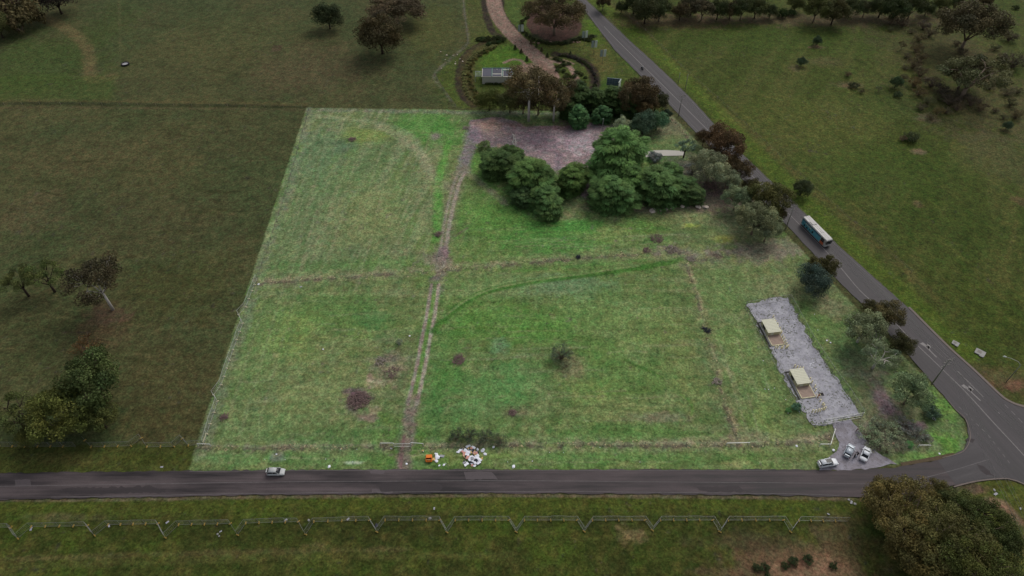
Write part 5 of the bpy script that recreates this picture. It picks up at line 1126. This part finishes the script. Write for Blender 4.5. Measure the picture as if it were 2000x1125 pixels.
chain_fence([(1606, 830), (1590, 834), (1567, 806), (1519, 722), (1480, 645), (1455, 600)], 'chain link fence along the paddock side of the gravel yard')
a, b = G(1609, 829), G(1681, 816); L = (b-a).length; o = empty('yard_gate', a, math.atan2(b.y-a.y, b.x-a.x), 'wide grey mesh gate closing the near end of the gravel yard', 'gate')
for s in (0, 1):
    mb = MB(); x0 = s*L/2+.04; x1 = x0+L/2-.08
    for z in (.15, 1.2, 2.3): mb.bar((x0, 0, z), (x1, 0, z), .045)
    for x in (x0, x1): mb.bar((x, 0, .15), (x, 0, 2.3), .045)
    for k in range(1, 16): mb.bar((x0+(x1-x0)*k/16, 0, .15), (x0+(x1-x0)*k/16, 0, 2.3), .014, None, 3)
    mb.build('gate_leaf', M['galv_pale'], o)
for x in (0, L): MB().cyl((x, 0, 1.25), (0, 0, 1), .08, 2.5, 8).build('gate_post', M['galv_pale'], o)

# ---------------------------------------------------------------- equipment huts on the gravel yard
YA = ang((1519, 714), (1456, 593))                  # long axis of the yard, pointing away
def hut(c, label):
    o = empty('equipment_hut', G(*c), YA, label, 'hut')          # local x runs up the yard
    W, LB, LP = 3.6, 4.6, 3.6
    MB().box((2.3, 0, .75), (LB, W, 1.5)).build('wall', M['cream_wall'], o)
    mb = MB(); mb.box((2.3, 0, 1.56), (LB+.35, W+.3, .12)); rf = mb.build('roof', M['cream_metal'], o)
    mb = MB()
    for k in range(9): mb.box((2.3-LB/2+.25+k*.52, 0, 1.64), (.05, W+.1, .05))
    mb.build('roof_rib', M['cream_metal'], rf)
    MB().box((-.012, .5, .7), (.03, .9, 1.35)).build('door', M['cream_metal'], o)
    for sy in (-1, 1):
        mb = MB(); mb.box((2.6, sy*(W/2+.01), .76), (1.5, .03, .95))
        for z in range(5): mb.box((2.6, sy*(W/2+.035), .4+z*.18), (1.4, .03, .1))
        mb.build('louvre', M['dark_slot'], o)
    MB().box((-LP/2, 0, .12), (LP-.1, W, .24)).build('plinth', M['rust_plinth'], o)
    mb = MB(); mb.box((-LP/2, -W/2-.1, .15), (LP+.1, .2, .3)); mb.box((-LP/2, W/2+.1, .15), (LP+.1, .2, .3)); mb.box((-LP-.05, 0, .15), (.2, W+.4, .3)); mb.build('plinth_edge', M['foot_pale'], o)
    mb = MB(); mb.box((.7, W/2+.75, .04), (LB+LP+1.0, .5, .1)); mb.box((LB+.45, .3, .04), (.5, W+1.0, .1)); mb.build('drain_channel', M['dark_slot'], o)
    return o
hut((1510, 655), 'cream equipment hut with open plinth at the far end of the gravel yard')
hut((1567, 755), 'cream equipment hut with open plinth in the middle of the gravel yard')
BOL = MB().cyl((0, 0, .6), (0, 0, 1), .15, 1.2, 8).mesh('bollard'); BOL.materials.append(M['cream_post'])
def bollards(pts, n, label, group):
    q = [G(*p) for p in pts]; L = [0]
    for a, b in zip(q[:-1], q[1:]): L.append(L[-1]+(b-a).length)
    for k in range(n):
        t = L[-1]*k/(n-1); i = max(j for j in range(len(L)-1) if L[j] <= t+1e-6); p = q[i].lerp(q[i+1], (t-L[i])/(L[i+1]-L[i]))
        o = link('bollard', BOL, None, None, p+Vector((R.uniform(-.2, .2), R.uniform(-.2, .2), 0))); o.scale.z = R.uniform(.7, 1.2); tag(o, label % ORD[k], 'bollard', group)
bollards([(1509, 620), (1516, 634), (1524, 650), (1532, 668), (1537, 678)], 13, '%s cream bollard in the row along the road side of the far hut', 'bollards beside the far hut')
bollards([(1514, 681), (1526, 681), (1538, 680)], 6, '%s cream bollard in the short row below the far hut', 'bollards below the far hut')
bollards([(1580, 742), (1588, 754), (1593, 765)], 4, '%s cream bollard along the road side of the middle hut', 'bollards beside the middle hut')
bollards([(1585, 805), (1594, 806), (1602, 803), (1610, 800), (1606, 792), (1602, 785)], 9, '%s cream bollard in the bent row near the yard gate', 'bollards near the yard gate')
bollards([(1551, 718), (1560, 720), (1567, 722)], 4, '%s cream bollard in the row above the middle hut', 'bollards above the middle hut')
o = empty('valve_stand', G(1597, 776), YA, 'small rusty valve frame on the gravel yard below the middle hut', 'valve')
mb = MB()
for x in (-.4, .4):
    for y in (-.4, .4): mb.bar((x, y, 0), (x, y, 1.1), .05)
for y in (-.4, .4): mb.bar((-.4, y, 1.1), (.4, y, 1.1), .05)
mb.build('frame', M['cream_post'], o); MB().cyl((0, 0, .55), (0, 0, 1), .18, 1.0, 10).build('valve_body', M['orange_in'], o)
o = empty('manhole', G(1604, 770), 0, 'dark square pit cover beside the rusty valve frame', 'manhole'); MB().box((0, 0, .06), (1.2, .9, .12)).build('cover', M['dark_slot'], o)
for x, y, lb in [(1466, 0, 0)]: pass
for c, lb in [((1866, 671), 'small pale concrete pit cover on the verge across the main road'), ((1914, 689), 'larger pale concrete pit cover on the verge across the main road')]:
    s = 1.5 if 'small' in lb else 2.1
    o = empty('pit_cover', G(*c), HM+.5, lb, 'pit cover'); MB().box((0, 0, .1), (s*1.2, s, .24)).build('slab', M['dull_white'], o); MB().box((s*.3, -s*.5, .1), (s*.5, s*.3, .2)).build('step', M['dull_white'], o)
    MB().box((-s*.1, .1, .235), (s*.5, s*.5, .03)).build('lid', M['concrete_dim'], o)
# round trough
o = empty('water_trough', G(245, 126), 0, 'round black trough with pale water in the upper left paddock', 'trough')
mb = MB(); n = 24; ps = []
for k in range(n):
    a = 6.2832*k/n
    for rr, z in ((1.75, 0), (1.7, .55), (1.3, .55), (1.25, .1)): ps.append((math.cos(a)*rr, math.sin(a)*rr, z))
mb.poly(ps, [(4*k+j, 4*((k+1) % n)+j, 4*((k+1) % n)+j+1, 4*k+j+1) for k in range(n) for j in range(3)]); mb.build('rim', M['scaffold'], o)
MB().cyl((0, 0, .3), (0, 0, 1), 1.28, .04, 24).build('water', M['water'], o)

# ---------------------------------------------------------------- poles and wires
def power_pole(base, h, rz, label, arms=((-.4, 1.25), (-2.0, 1.1)), r0=.17, stay=False):
    b = G(*base); o = empty('power_pole', b, rz, label, 'power pole')
    MB().tube([(0, 0, -.1), (0, 0, h)], [r0, r0*.62], 10, True).build('pole', M['timber_pole'], o); tips = []
    for dz, hw in arms:
        z = h+dz; ca = MB().box((0, 0, z), (.14, hw*2, .16)).build('crossarm', M['timber_pole'], o)
        mb = MB(); mb.bar((0, -hw*.55, z), (0, 0, z-.6), .03); mb.bar((0, hw*.55, z), (0, 0, z-.6), .03); mb.build('brace', M['galv'], ca)
        for y in (-hw*.92, -hw*.45, hw*.45, hw*.92):
            MB().tube([(0, y, z+.08), (0, y, z+.2), (0, y, z+.34)], [.05, .1, .05], 8).build('insulator', M['dull_white'], ca)
            tips.append(o.matrix_basis @ Vector((0, y, z+.32)))
    bpy.context.view_layer.update()
    mw = Matrix.Translation(b) @ Matrix.Rotation(rz, 4, 'Z')
    t2 = []
    for dz, hw in arms:
        for y in (-hw*.92, -hw*.45, hw*.45, hw*.92): t2.append(mw @ Vector((0, y, h+dz+.32)))
    return t2
def wires(A, B, label, sag=1.0, r_=.028):
    b0 = A[0]; o = empty('power_line', b0, 0, label, 'power line')
    for p, q in zip(A, B):
        pts = []
        for k in range(13):
            t = k/12; v = p.lerp(q, t)-b0; v.z -= sag*4*t*(1-t); pts.append(v)
        MB().tube(pts, [r_]*13, 3).build('wire', M['wire'], o)
P1 = power_pole((1820, 750), 10.6, HM, 'large leaning-looking timber power pole with crossarms at the lot corner', ((-.2, 1.4), (-1.0, 1.7), (-2.6, 1.6)), .22)
P2 = power_pole((1534, 448), 10.2, HM, 'timber power pole with two crossarms at the main road above the bus')
P3 = power_pole((1325, 227), 9.4, HM, 'timber power pole with crossarms at the far right corner of the lot')
P4 = power_pole((1100, -40), 9.5, HM, 'timber power pole beyond the top edge')  if False else None
off = Vector((math.cos(HM), math.sin(HM), 0))
wires(P2[:4], P1[:4], 'overhead wires between the corner power pole and the pole above the bus', 1.2)
wires(P3[:4], P2[:4], 'overhead wires between the far corner pole and the pole above the bus', 1.2)
wires(P1[:4], [p+off*62+Vector((3, 0, 0)) for p in P1[:4]], 'overhead wires leaving the corner power pole towards the lower right', 1.2)
wires(P1[4:8], [p+off*55+Vector((-22, -26, 0)) for p in P1[4:8]], 'overhead wires fanning from the corner power pole over the corner grass', 1.4)
wires(P3[:4], [p-off*70 for p in P3[:4]], 'overhead wires leaving the far corner pole towards the top edge', 1.2)
o = empty('transformer', G(1820, 750)+Vector((.3, .3, 0)), HM, 'x', 'x'); bpy.data.objects.remove(o)
for base, h, lb in [((1338, 176), 7.2, 'slim bare pole on the far verge right of the main road'), ((1325, 160), 4.2, 'short bare pole on the far verge left of the slim one')]:
    o = empty('pole', G(*base), 0, lb, 'pole'); MB().tube([(0, 0, -.1), (0, 0, h)], [.13, .09], 8, True).build('shaft', M['timber_pole'], o); MB().cyl((0, 0, h+.03), (0, 0, 1), .11, .08, 8).build('cap', M['galv'], o)
o = empty('pole', G(1176, 256), 0, 'thin white post standing at the back of the bare yard', 'pole'); MB().tube([(0, 0, -.1), (0, 0, 5.2)], [.1, .08], 8, True).build('shaft', M['dull_white'], o); MB().box((0, 0, 5.3), (.3, .3, .2)).build('cap', M['galv'], o)
# street lamp
b = G(1966, 745); o = empty('street_lamp', b, 0, 'tall grey street lamp with a long curved arm on the verge at the right edge', 'street lamp')
MB().tube([(0, 0, -.1), (0, 0, 7.2)], [.13, .07], 8, True).build('pole', M['galv'], o)
MB().tube([(0, 0, 7.1), (-.8, .5, 7.9), (-2.6, 1.1, 8.5), (-3.9, 1.4, 8.7)], [.07, .05, .045, .04], 6, True).build('arm', M['galv_pale'], o)
MB().tube([(-3.8, 1.4, 8.7), (-4.2, 1.5, 8.72), (-4.6, 1.6, 8.65)], [.12, .24, .12], 8, True).build('lamp_head', M['sign_white'], o)
# banner signs and billboard
for base, h, lb in [((1141, 87), 6.6, 'pale banner sign beside the round mulch bed, upper of three in the row'), ((1159, 107), 6.8, 'pale banner sign on a pole, middle of the three in the row'), ((1176, 125), 6.8, 'pale banner sign on a pole, lowest of the three in the row'), ((1017, 74), 6.4, 'pale banner sign beside the garden drive left of the round bed')]:
    o = empty('banner_sign', G(*base), .15, lb, 'sign'); MB().tube([(0, 0, -.1), (0, 0, h)], [.07, .06], 6, True).build('pole', M['galv'], o)
    MB().box((.75, -.07, h-1.7), (1.1, .08, 3.2)).build('white_banner', M['sign_white'], o); MB().box((-.75, .02, h-1.75), (1.1, .08, 3.0)).build('grey_banner', M['sign_grey'], o)
    mb = MB(); mb.bar((-1.3, 0, h-.1), (1.3, 0, h-.1), .03); mb.bar((-1.3, 0, h-3.3), (1.3, 0, h-3.3), .03); mb.build('bracket', M['galv'], o)
b = G(1206, 181); o = empty('billboard', b, 0, 'large V-shaped billboard seen from its framed back beside the main road', 'billboard')
t = G(1188, 168)-b; u = Vector((-5.4, .9, 0)); w2 = Vector((-.6, -6.4, 0))
def quadpanel(p, d, z0, z1, th, name, m):
    an = math.atan2(d.y, d.x); c = p+d*.5; return MB().box((c.x, c.y, (z0+z1)/2), (d.length, th, z1-z0), an).build(name, m, o)
hinge = Vector((1.0, 2.6, 0))
quadpanel(hinge, u, 1.6, 4.9, .12, 'back_panel', M['billboard_blue'])
mb = MB()
for k in range(6): f = k/5; p = hinge+u*f; mb.bar((p.x, p.y-.16, 1.5), (p.x, p.y-.16, 5.0), .06)
for k in range(5): z = 1.6+k*.82; p = hinge; q_ = hinge+u; mb.bar((p.x, p.y-.2, z), (q_.x, q_.y-.2, z), .05)
mb.build('steel_frame', M['sign_grey'], o)
quadpanel(hinge+Vector((.25, 0, 0)), Vector((-1.3, -3.0, 0)), 1.2, 4.9, .25, 'white_face', M['sign_white'])
for f in (.1, .5, .9):
    p = hinge+u*f; MB().cyl((p.x, p.y-.3, 1.0), (0, 0, 1), .12, 2.2, 8).build('post', M['galv'], o)
# ---------------------------------------------------------------- small building in the garden
A, B = G(942, 164), G(1001, 161); W = 13.0; hb = empty('building', A, 0, 'small flat-roofed pale building with navy roof panels and a teal pergola in the garden', 'building')
hz = 3.3; D_ = 6.8
MB().box((W/2, D_/2, hz/2), (W, D_, hz)).build('wall', M['house_wall'], hb)
rf = MB().box((W/2, D_/2, hz+.06), (W+.3, D_+.3, .14)).build('roof', M['house_wall'], hb)
MB().box((2.05, D_/2, hz+.2), (3.7, D_-.3, .12)).build('roof_panel', M['roof_grey'], rf)
MB().box((6.2, D_/2+1.2, hz+.2), (3.7, D_-2.9, .12)).build('roof_panel', M['roof_navy'], rf)
MB().box((6.2, .95, hz+.2), (3.7, 1.5, .12)).build('roof_panel', M['roof_grey'], rf)
MB().box((10.8, D_/2-1, hz+.2), (3.7, D_-2.8, .12)).build('roof_panel', M['roof_navy'], rf)
mb = MB()
for x in (4.1, 8.5): mb.box((x, D_/2, hz+.24), (.3, D_+.1, .24))
for y in (D_-.0, D_-1.95): mb.box((10.8, y, hz+.26), (4.5, .22, .22))
mb.box((12.9, D_/2, hz+.24), (.22, D_+.1, .24)); mb.box((W/2, D_+.05, hz+.26), (W, .2, .25)); mb.build('roof_frame', M['teal_frame'], rf)
mb = MB()
for k in range(6): mb.box((9.1+k*.65, D_-1.0, hz+.32), (.08, 1.8, .1))
mb.build('pergola_slat', M['teal_frame'], rf)
pg = MB()
for k in range(6): pg.box((-2.9+k*.55, D_-3.0, 2.7), (.12, 4.2, .14))
for y in (D_-5.0, D_-1.0): pg.box((-1.5, y, 2.56), (3.3, .14, .14))
pg.build('side_pergola', M['sign_grey'], hb)
for y in (D_-5.0, D_-1.0): MB().cyl((-3.0, y, 1.25), (0, 0, 1), .09, 2.5, 6).build('pergola_post', M['sign_grey'], hb)
MB().box((6.2, D_-1.5, hz+.42), (.3, .3, .35)).build('roof_vent', M['sign_white'], rf)
tag(link('paved_patio', MB().box((13.6, -.8, .0), (2.4, 2.2, .08)).mesh('paved_patio'), M['house_wall'], None, A), kind='structure')

# ---------------------------------------------------------------- vehicles
def loft(mb, secs, smooth_=True):
    """secs: list of (x, [(y,z)...]) closed rings of equal count"""
    n = len(secs[0][1]); pts = [(x, y, z) for x, r in secs for (y, z) in r]; fs = []
    for i in range(len(secs)-1):
        for k in range(n): fs.append((i*n+k, (i+1)*n+k, (i+1)*n+(k+1) % n, i*n+(k+1) % n))
    fs.append(tuple(range(n))); fs.append(tuple((len(secs)-1)*n+k for k in range(n-1, -1, -1)))
    mb.poly(pts, fs, smooth_); return mb
def ring(w_, z0, z1, b=.1, top=.93):
    return [(-w_*.94, z0), (-w_, z0+b), (-w_, z1-b*1.4), (-w_*top, z1-.02), (-w_*.5, z1+.015), (w_*.5, z1+.015), (w_*top, z1-.02), (w_, z1-b*1.4), (w_, z0+b), (w_*.94, z0)]
def wheel(parent, x, y, r_=.33):
    t = MB().cyl((0, 0, 0), (0, 1, 0), r_, .22, 18).build('wheel', M['tyre'], parent, (x, y, r_))
    MB().cyl((0, .02 if y > 0 else -.02, 0), (0, 1, 0), r_*.62, .215, 14).build('rim', M['rim'], t)
def car(px, py, head, L, label, paint='white_paint', kind='sedan', sunroof=False, boot=False):
    o = empty('parked_car' if 'driving' not in label else 'car', G(px, py, 0)+Vector((0, 0, .04)), head, label, 'car'); W = L*.2 if L > 4.4 else L*.212; W = .9
    h = {'sedan': 1.43, 'hatch': 1.5, 'suv': 1.68}[kind]; bl = .88 if kind != 'suv' else 1.02; m = M[paint]; f = L/2
    hood = bl-.1
    secs = [(-f, ring(W*.8, .36, bl-.22)), (-f+.12, ring(W*.92, .26, bl-.04)), (-f*.72, ring(W, .2, bl)), (-.1, ring(W, .2, bl)), (f*.42, ring(W, .2, bl-.02)), (f*.72, ring(W*.98, .22, hood)), (f-.18, ring(W*.88, .26, hood-.12)), (f, ring(W*.7, .36, hood-.26))]
    body = loft(MB(), secs).build('body', m, o)
    # greenhouse
    if kind == 'sedan': st = [(-f*.66, .74, bl-.02, .02), (-f*.36, .66, h-.04, 1), (0, .68, h, 1), (f*.12, .66, h-.03, 1), (f*.48, .76, bl-.06, 0)]
    elif kind == 'hatch': st = [(-f*.93, .74, bl-.02, 0), (-f*.72, .68, h-.06, 1), (-f*.2, .69, h, 1), (f*.14, .66, h-.04, 1), (f*.5, .76, bl-.06, 0)]
    else: st = [(-f*.95, .76, bl-.02, 0), (-f*.8, .7, h-.08, 1), (-f*.2, .71, h, 1), (f*.16, .68, h-.05, 1), (f*.46, .78, bl-.06, 0)]
    def gr(x, w_, zt):
        w_ = w_*W/.9; return (x, [(-w_*1.1, bl-.12), (-w_*1.08, bl-.02), (-w_, max(zt, bl)-.05), (-w_*.9, max(zt, bl+.01)), (w_*.9, max(zt, bl+.01)), (w_, max(zt, bl)-.05), (w_*1.08, bl-.02), (w_*1.1, bl-.12)])
    loft(MB(), [gr(x, w_, zt) for x, w_, zt, _ in st]).build('windows', M['glass'], o)
    ts = [s for s in st if s[3] == 1]
    mb = MB(); loft(mb, [(x, [(-w_*.9*W/.9-.05, zt-.04), (-w_*.9*W/.9-.03, zt+.02), (w_*.9*W/.9+.03, zt+.02), (w_*.9*W/.9+.05, zt-.04)]) for x, w_, zt, _ in ts]); mb.build('roof', m, o)
    for s in (-1, 1):
        pl = MB()
        for (x0, z0, x1, z1, ww0, ww1) in ((st[0][0], bl, ts[0][0], ts[0][2], .8, .7), (st[-1][0], bl-.02, ts[-1][0], ts[-1][2], .82, .68), (ts[1][0]-.1, bl, ts[1][0]-.1, ts[1][2], .8, .72)):
            pl.bar((x0, s*ww0*W/.9, z0), (x1, s*ww1*W/.9, z1-.02), .045)
        pl.build('pillar', m, o)
        MB().box((f*.36, s*(W+.1), bl+.02), (.14, .2, .14)).build('mirror', m, o)
        MB().box((f-.13, s*W*.66, hood-.28), (.2, .34, .14)).build('headlight', M['lamp'], o)
        MB().box((-f+.07, s*W*.72, bl-.22), (.14, .3, .16)).build('tail_light', M['red_lamp'], o)
        for x in (f*.6, -f*.6): wheel(o, x, s*(W-.13))
        MB().box((-.05, s*(W+.004), bl-.2), (.16, .03, .04)).build('door_handle', M['rim'], o)
    MB().box((f-.02, 0, .45), (.1, W*1.1, .14)).build('grille', M['black'], o)
    MB().box((-f+.01, 0, .62), (.05, .38, .1)).build('number_plate', M['dull_white'], o)
    if sunroof:
        MB().box((-.02, 0, h+.03), (1.5, 1.0, .02)).build('sunroof', M['glass'], o); 
        mb = MB()
        for s in (-1, 1): mb.bar((-f*.7, s*.62, h+.04), (f*.1, s*.62, h+.04), .025)
        mb.build('roof_rail', M['silver_paint'], o)
    MB().box((st[0][0]*.9-.1 if kind == 'sedan' else -f+.1, 0, bl+.05 if kind == 'sedan' else h-.2), (.2, 1.1, .04)).build('spoiler', m, o)
    return o
def hd(a, b): return ang(a, b)
car(1657, 883, hd((1650, 897), (1665, 867)), 4.3, 'silver hatchback parked nose away on the driveway, left of the white sedan', 'silver_paint', 'hatch')
car(1689, 889, hd((1684, 903), (1697, 873)), 4.6, 'white sedan parked nose away on the driveway, right of the silver hatchback', 'white_paint', 'sedan')
car(1615, 907, hd((1597, 911), (1633, 905)), 4.9, 'white wagon with a dark glass roof parked on the driveway mouth beside the side road', 'white_paint', 'suv', True)
car(540, 924, 0.0, 4.3, 'white car driving along the side road below the lot fence', 'dim_paint', 'hatch')
# bus
p0, p1 = G(1571, 452), G(1616, 491); hb_ = HM; fc = G(1609, 486)
L, W, h = 12.4, 2.5, 3.1
ctr = (G(1608, 488)+G(1625, 481))/2-Vector((math.cos(hb_), math.sin(hb_), 0))*(L/2+.4)
bus = empty('bus', ctr+Vector((0, 0, .04)), hb_, 'white-roofed bus with a teal side advertisement driving on the main road', 'bus')
def rr_(w_, z0, z1): return [(-w_, z0), (-w_, z1-.25), (-w_+.16, z1), (w_-.16, z1), (w_, z1-.25), (w_, z0)]
loft(MB(), [(-L/2, rr_(W/2-.06, .4, h-.08)), (-L/2+.15, rr_(W/2, .34, h)), (L/2-.5, rr_(W/2, .34, h)), (L/2-.1, rr_(W/2-.05, .34, h-.1)), (L/2, rr_(W/2-.12, .4, h-.4))], False).build('body', M['bus_white'], bus)
for s in (-1, 1):
    ad = MB().box((-1.1, s*(W/2+.012), 1.5), (9.4, .03, 2.0)).build('advert_panel', M['bus_teal'], bus)
    MB().box((-1.1, s*(W/2+.03), 2.45), (9.4, .03, .5)).build('window_band', M['bus_teal_dark'], ad)
    mb = MB()                                            # plain dark and pale blocks of the advertisement
    r = random.Random(5)
    for k, (x, z, a, c_) in enumerate([(-3.8, 2.0, .5, .5), (-3.1, 2.05, .4, .6), (-2.3, 2.0, .5, .5), (-1.5, 1.95, .5, .6)]): mb.box((x, s*(W/2+.05), z), (a, .03, c_))
    mb.build('pale_advert_shape', M['sign_white'], ad); mb = MB()
    for x, z, a, c_ in [(-4.4, 1.0, .5, .8), (-3.0, .95, .7, .55), (-1.8, 1.0, .25, .7), (-.2, 1.5, .5, .7), (-.5, 1.1, .9, .22), (-5.2, 1.3, .4, .3)]: mb.box((x, s*(W/2+.05), z), (a, .03, c_))
    mb.build('dark_advert_shape', M['black'], ad)
    MB().box((4.55, s*(W/2+.02), 2.05), (1.5, .04, 1.5)).build('side_window', M['glass'], bus)
    MB().box((4.5, s*(W/2+.035), .95), (1.7, .04, .9)).build('orange_panel', M['bus_orange'], bus)
    for x in (-3.6, 3.2): wheel(bus, x, s*(W/2-.13), .48)
    MB().box((L/2+.05, s*(W/2+.1), 2.3), (.12, .2, .5)).build('mirror', M['black'], bus)
    MB().box((L/2-.04, s*.85, .75), (.12, .35, .2)).build('headlight', M['lamp'], bus)
    MB().box((-L/2-.01, s*.95, .9), (.06, .2, .35)).build('tail_light', M['red_lamp'], bus)
MB().box((L/2-.02, 0, 1.95), (.1, 2.15, 1.35)).build('windscreen', M['glass'], bus)
mb = MB(); mb.box((-2.5, 0, h+.1), (1.8, 1.5, .2)); mb.build('air_conditioner', M['bus_white'], bus); MB().box((2, 0, h+.04), (.8, .8, .08)).build('roof_hatch', M['bus_white'], bus)
MB().box((0, 0, .3), (L-1, W-.3, .3)).build('underbody', M['black'], bus)

# ---------------------------------------------------------------- people
def person(loc, rz, joints, label, top='cloth_black', legs='cloth_black', hair='hair'):
    """joints: dict name -> (x,y,z); one skinned body, clothing as fitted children"""
    o = empty('person', loc, rz, label, 'person')
    J = joints; names = ['hip', 'chest', 'neck', 'head', 'crown']; V = []; E = []; Rr = []
    def add(n, p, r_): V.append(p); Rr.append(r_); return len(V)-1
    def chain(start, pts):
        c = start
        for p, r_ in pts: i = add('', p, r_); E.append((c, i)); c = i
        return c
    hip = add('hip', J['hip'], .15); ch = chain(hip, [(J['waist'], .13), (J['chest'], .16)]); nk = chain(ch, [(J['neck'], .06)]); chain(nk, [(J['head'], .095), (J['crown'], .085)])
    for s in ('l', 'r'):
        chain(ch, [(J[s+'sho'], .065), (J[s+'elb'], .045), (J[s+'wri'], .032), (J[s+'han'], .04)])
        chain(hip, [(J[s+'hip'], .1), (J[s+'kne'], .065), (J[s+'ank'], .045), (J[s+'toe'], .045)])
    me = bpy.data.meshes.new('body'); me.from_pydata(V, E, []); me.update(); b = link('body', me, M['skin'], o)
    def skin_(ob, rad, root):
        md = ob.modifiers.new('skin', 'SKIN'); md.use_smooth_shade = True
        for i, r_ in enumerate(rad): ob.data.skin_vertices[0].data[i].radius = (r_, r_)
        ob.data.skin_vertices[0].data[root].use_root = True
        sb = ob.modifiers.new('sub', 'SUBSURF'); sb.levels = 1; sb.render_levels = 2
    if not b.data.skin_vertices: b.modifiers.new('skin', 'SKIN'); b.modifiers.clear()
    def garment(name, V, E, rad, m):
        me = bpy.data.meshes.new(name); me.from_pydata(V, E, []); g = link(name, me, M[m], o); fix(g, rad)
    def fix(ob, rad):
        md = ob.modifiers.new('skin', 'SKIN'); md.use_smooth_shade = True
        sk = ob.data.skin_vertices
        if len(sk):
            for i, r_ in enumerate(rad): sk[0].data[i].radius = (r_, r_)
            sk[0].data[0].use_root = True
        sb = ob.modifiers.new('sub', 'SUBSURF'); sb.levels = 1; sb.render_levels = 2
    fix(b, Rr)
    garment('jacket', [J['waist'], J['chest'], J['neck'], J['lsho'], J['lelb'], J['lwri'], J['rsho'], J['relb'], J['rwri'], J['hip']], [(0, 1), (1, 2), (1, 3), (3, 4), (4, 5), (1, 6), (6, 7), (7, 8), (0, 9)], [.165, .19, .075, .09, .07, .055, .09, .07, .055, .17], top)
    garment('trousers', [J['hip'], J['lhip'], J['lkne'], J['lank'], J['rhip'], J['rkne'], J['rank']], [(0, 1), (1, 2), (2, 3), (0, 4), (4, 5), (5, 6)], [.165, .12, .085, .065, .12, .085, .065], legs)
    for s in ('l', 'r'):
        a = Vector(J[s+'ank']); t = Vector(J[s+'toe']); MB().tube([a+(a-t)*.3-Vector((0, 0, .02)), a.lerp(t, .5), t], [.06, .06, .045], 8, True).build('shoe', M['black'], o)
    hv = Vector(J['head']); cr = Vector(J['crown'])
    bm = bmesh.new(); bmesh.ops.create_uvsphere(bm, u_segments=12, v_segments=8, radius=.115); hm = bpy.data.meshes.new('hair'); 
    for v in bm.verts:
        if v.co.z < -.03 and v.co.x > -.02: v.co.z = -.03
    bm.to_mesh(hm); bm.free(); link('helmet' if hair == 'helmet' else 'hair', hm, M[hair], o, hv.lerp(cr, .75)+Vector((-.012, 0, .02)))
    return o
def stand(lean=0.0, bend=0.0):
    J = dict(hip=(0, 0, .93), waist=(bend*.25, 0, 1.1), chest=(bend*.7, 0, 1.34-bend*.12), neck=(bend*.95, 0, 1.5-bend*.2), head=(bend*1.1+.01, 0, 1.61-bend*.22), crown=(bend*1.15, 0, 1.7-bend*.24))
    cx, cz = J['chest'][0], J['chest'][2]+.08
    for s, n in ((1, 'l'), (-1, 'r')):
        J[n+'sho'] = (cx, s*.19, cz); J[n+'elb'] = (cx+.02+lean*.2, s*.25, cz-.28); J[n+'wri'] = (cx+.14+lean*.3, s*.22, cz-.5); J[n+'han'] = (cx+.19+lean*.3, s*.21, cz-.58)
        J[n+'hip'] = (0, s*.1, .88); J[n+'kne'] = (.03+s*.06, s*.12, .48); J[n+'ank'] = (-.02+s*.1, s*.13, .07); J[n+'toe'] = (.15+s*.1, s*.14, .04)
    return J
person(G(1667, 895)+Vector((0, 0, .02)), 2.6, stand(.3, .05), 'person in black standing beside the silver hatchback, left of two')
person(G(1674, 889)+Vector((0, 0, .02)), 3.4, stand(.8, .35), 'person in black bending forward with a white bag between the two cars')
MB().box((0, 0, .25), (.4, .3, .5), 0, .8).build('bag', M['litter_white'], None, G(1671, 891)); tag(bpy.data.objects['bag'], 'white bag standing on the driveway between the two people', 'bag')
# motorcycle and rider
mo = empty('motorcycle', G(1254, 135)+Vector((0, 0, .04)), HM+math.pi, 'dark motorcycle driving up the main road', 'motorcycle')
for x in (-.72, .72):
    t = MB().cyl((0, 0, 0), (0, 1, 0), .32, .14, 16).build('wheel', M['tyre'], mo, (x, 0, .32)); MB().cyl((0, 0, 0), (0, 1, 0), .2, .15, 12).build('rim', M['rim'], t)
MB().tube([(-.55, 0, .72), (-.1, 0, .78), (.1, 0, .86), (.35, 0, .88), (.5, 0, .8)], [.1, .13, .17, .16, .08], 8, True).build('tank', M['black'], mo)
MB().tube([(-.85, 0, .82), (-.4, 0, .8), (0, 0, .78)], [.07, .12, .1], 8, True).build('seat', M['black'], mo)
MB().box((0, 0, .45), (.5, .3, .4)).build('engine', M['rim'], mo)
mb = MB(); mb.bar((.72, -.09, .32), (.42, -.09, .98), .03); mb.bar((.72, .09, .32), (.42, .09, .98), .03); mb.build('fork', M['rim'], mo)
MB().bar((.38, -.36, 1.02), (.38, .36, 1.02), .025).build('handlebar', M['black'], mo); MB().cyl((.56, 0, .85), (1, 0, 0), .1, .12, 10).build('headlight', M['lamp'], mo)
J = dict(hip=(-.35, 0, .92), waist=(-.28, 0, 1.08), chest=(-.12, 0, 1.3), neck=(-.03, 0, 1.46), head=(.02, 0, 1.57), crown=(.02, 0, 1.67))
for s, n in ((1, 'l'), (-1, 'r')):
    J[n+'sho'] = (-.1, s*.19, 1.38); J[n+'elb'] = (.08, s*.3, 1.16); J[n+'wri'] = (.32, s*.3, 1.06); J[n+'han'] = (.38, s*.3, 1.05)
    J[n+'hip'] = (-.33, s*.12, .9); J[n+'kne'] = (.08, s*.24, .74); J[n+'ank'] = (-.15, s*.22, .36); J[n+'toe'] = (.05, s*.22, .33)
person(mo.location.copy(), HM+math.pi, J, 'motorcycle rider in a pale jacket and helmet riding on the main road', 'cloth_white', 'cloth_black', 'helmet')
